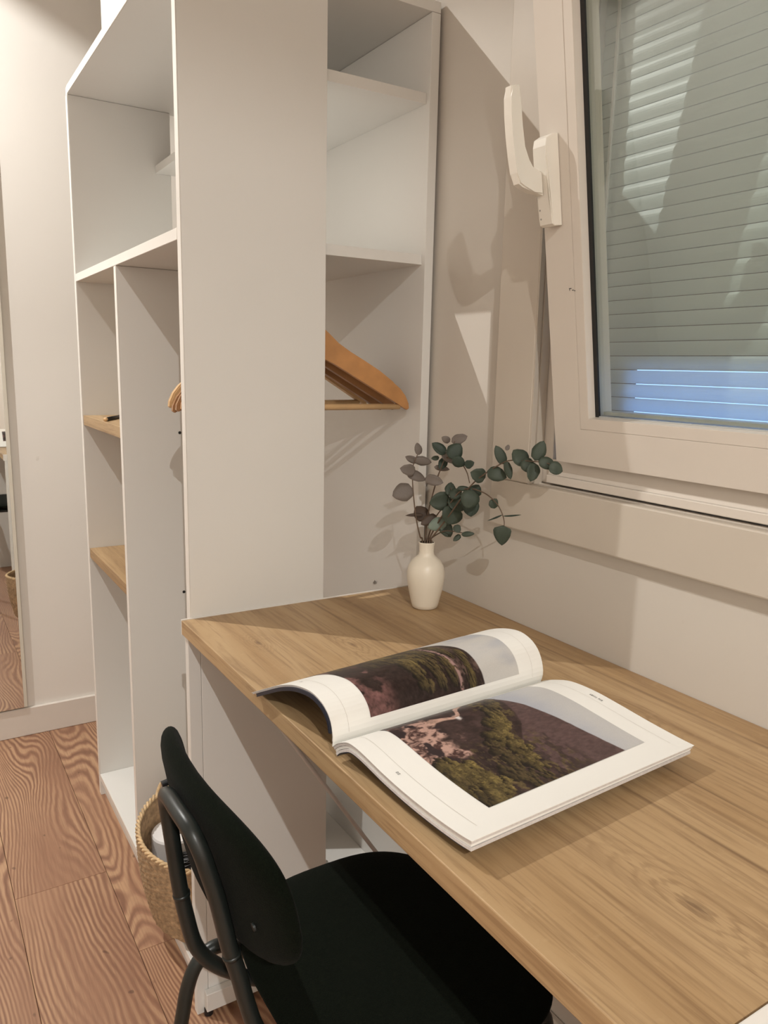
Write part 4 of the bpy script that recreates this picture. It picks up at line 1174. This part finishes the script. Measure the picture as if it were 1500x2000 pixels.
def basket():
    b = empty('storage_basket', (BX, BY, BZ))
    tag(b, 'round woven seagrass basket standing in the bottom of the wardrobe', 'basket')
    bm = bmesh.new()
    rows, NA = 30, 140
    prof = []
    outer, inner = [], []
    for i in range(rows * 2 + 1):
        t = i / (rows * 2)
        r = BB + (BT - BB) * t + 0.006 * math.sin(math.pi * t)
        outer.append((r, t * BH, i))
    rings = []
    def ring(r, z, amp, ph):
        return [bm.verts.new((BX + (r + amp * math.sin(k * 2 * math.pi * 35 / NA + ph)) * math.cos(2 * math.pi * k / NA),
                              BY + (r + amp * math.sin(k * 2 * math.pi * 35 / NA + ph)) * math.sin(2 * math.pi * k / NA), BZ + z)) for k in range(NA)]
    for r, z, i in outer:
        rings.append(ring(r + (0.0013 if i % 2 else -0.0010), z, 0.0011, math.pi * ((i // 2) % 2)))
    for r, z, i in outer[::-2]:
        rings.append(ring(r - 0.007 + (0.0008 if i % 4 else -0.0006), max(z, 0.006), 0.0008, math.pi * ((i // 2) % 2)))
    for a, c_ in zip(rings, rings[1:]):
        for k in range(NA):
            bm.faces.new([a[k], a[(k + 1) % NA], c_[(k + 1) % NA], c_[k]])
    bm.faces.new(rings[0][::-1]); bm.faces.new(rings[-1])
    lean(bm); bm_obj('basket_body', bm, M['straw'], b, smooth=True)
    # braided rim: two strands winding round each other
    bm = bmesh.new()
    for ph in (0, math.pi):
        P = []
        for k in range(360):
            a = 2 * math.pi * k / 360
            q = 44 * a / 1.0 + ph
            r = BT - 0.003 + 0.0028 * math.cos(q); z = BH + 0.002 + 0.0028 * math.sin(q)
            P.append((BX + r * math.cos(a), BY + r * math.sin(a), BZ + z))
        tube(bm, P, 0.0030, 6, closed=True)
    lean(bm); bm_obj('basket_rim', bm, M['straw_rim'], b, smooth=True)
    for a0 in (R(118), R(298)):
        P = []
        for k in range(9):
            t = k / 8
            a = a0 + (t - 0.5) * 0.20
            P.append((BX + (BT + 0.002) * math.cos(a), BY + (BT + 0.002) * math.sin(a), BZ + BH - 0.004 + 0.020 * math.sin(math.pi * t)))
        bm = bmesh.new(); tube(bm, catmull(P, 3), 0.0034, 8)
        lean(bm); bm_obj('basket_handle', bm, M['straw_rim'], b, smooth=True)
basket()
TX, TY, TZ = -0.4425, 0.256, 0.0695
# paper roll standing in the basket on a white box
roll = empty('paper_roll', (TX, TY, TZ)); tag(roll, 'white paper roll standing inside the woven basket', 'paper roll')
bm = bmesh.new(); lathe(bm, [(0.021, 0), (0.045, 0), (0.048, 0.004), (0.0485, 0.132), (0.046, 0.136), (0.021, 0.136), (0.021, 0)], 48, (TX, TY, TZ))
bm_obj('roll_paper', bm, M['tissue'], roll, smooth=False)
bm = bmesh.new(); lathe(bm, [(0.0208, 0.001), (0.0208, 0.1355), (0.0190, 0.1355), (0.0190, 0.001), (0.0208, 0.001)], 32, (TX, TY, TZ))
bm_obj('card_core', bm, M['card'], roll, smooth=True)
ball = empty('mesh_ball', (-0.444, 0.157, 0.134)); tag(ball, 'black mesh ball beside the paper roll inside the basket', 'ball')
bm = bmesh.new(); bmesh.ops.create_icosphere(bm, subdivisions=3, radius=0.036)
for v in bm.verts: v.co += Vector((-0.444, 0.157, 0.170))
bm_obj('ball_core', bm, M['black'], ball, smooth=True)
bm = bmesh.new()
rnd = random.Random(3)
for i in range(16):
    q = Matrix.Rotation(rnd.uniform(0, 6.28), 3, Vector((rnd.uniform(-1, 1), rnd.uniform(-1, 1), rnd.uniform(-1, 1))).normalized())
    P = [Vector((-0.444, 0.157, 0.170)) + q @ Vector((0.038 * math.cos(2 * math.pi * k / 40), 0.038 * math.sin(2 * math.pi * k / 40), 0.004 * math.sin(k))) for k in range(40)]
    tube(bm, P, 0.0014, 5, closed=True)
bm_obj('ball_mesh', bm, M['screw'], ball, smooth=True)
bw = box('folded_towel', -0.470, -0.405, 0.125, 0.195, BZ + 0.0068, 0.1315, M['black'], None, 0.008, 3)
tag(bw, 'black folded cloth under the mesh ball inside the basket', 'towel')

# ------------------------------------------------------------------ small things
pen = empty('metal_clip', (-0.40, 0.70, 1.036)); tag(pen, 'small dark metal clip lying on the upper wooden shelf', 'clip')
bm = bmesh.new(); tube(bm, [(-0.4685, 0.6150, 1.0406), (-0.400, 0.7330, 1.0406)], 0.0042, 12); bm_obj('clip_bar', bm, M['screw'], pen, smooth=True)
bm = bmesh.new(); tube(bm, [(-0.4725, 0.6081, 1.0406), (-0.4688, 0.6145, 1.0406)], 0.0044, 12); bm_obj('clip_tip', bm, M['hang_light'], pen, smooth=True)

bag = empty('plastic_bag', (-0.12, 0.27, 0.063)); tag(bag, 'crumpled white plastic bag behind the end panel under the desk', 'bag')
bm = bmesh.new(); bmesh.ops.create_icosphere(bm, subdivisions=4, radius=1)
for v in bm.verts:
    n_ = mnoise.noise(v.co * 2.3) * 0.35 + abs(mnoise.noise(v.co * 6.0)) * 0.18
    d_ = 1 + n_
    v.co = Vector((-0.115 + v.co.x * 0.045 * d_, 0.33 + v.co.y * 0.05 * d_, max(0.0628, 0.115 + v.co.z * 0.06 * d_)))
bm_obj('bag_film', bm, M['bag'], bag, smooth=False)
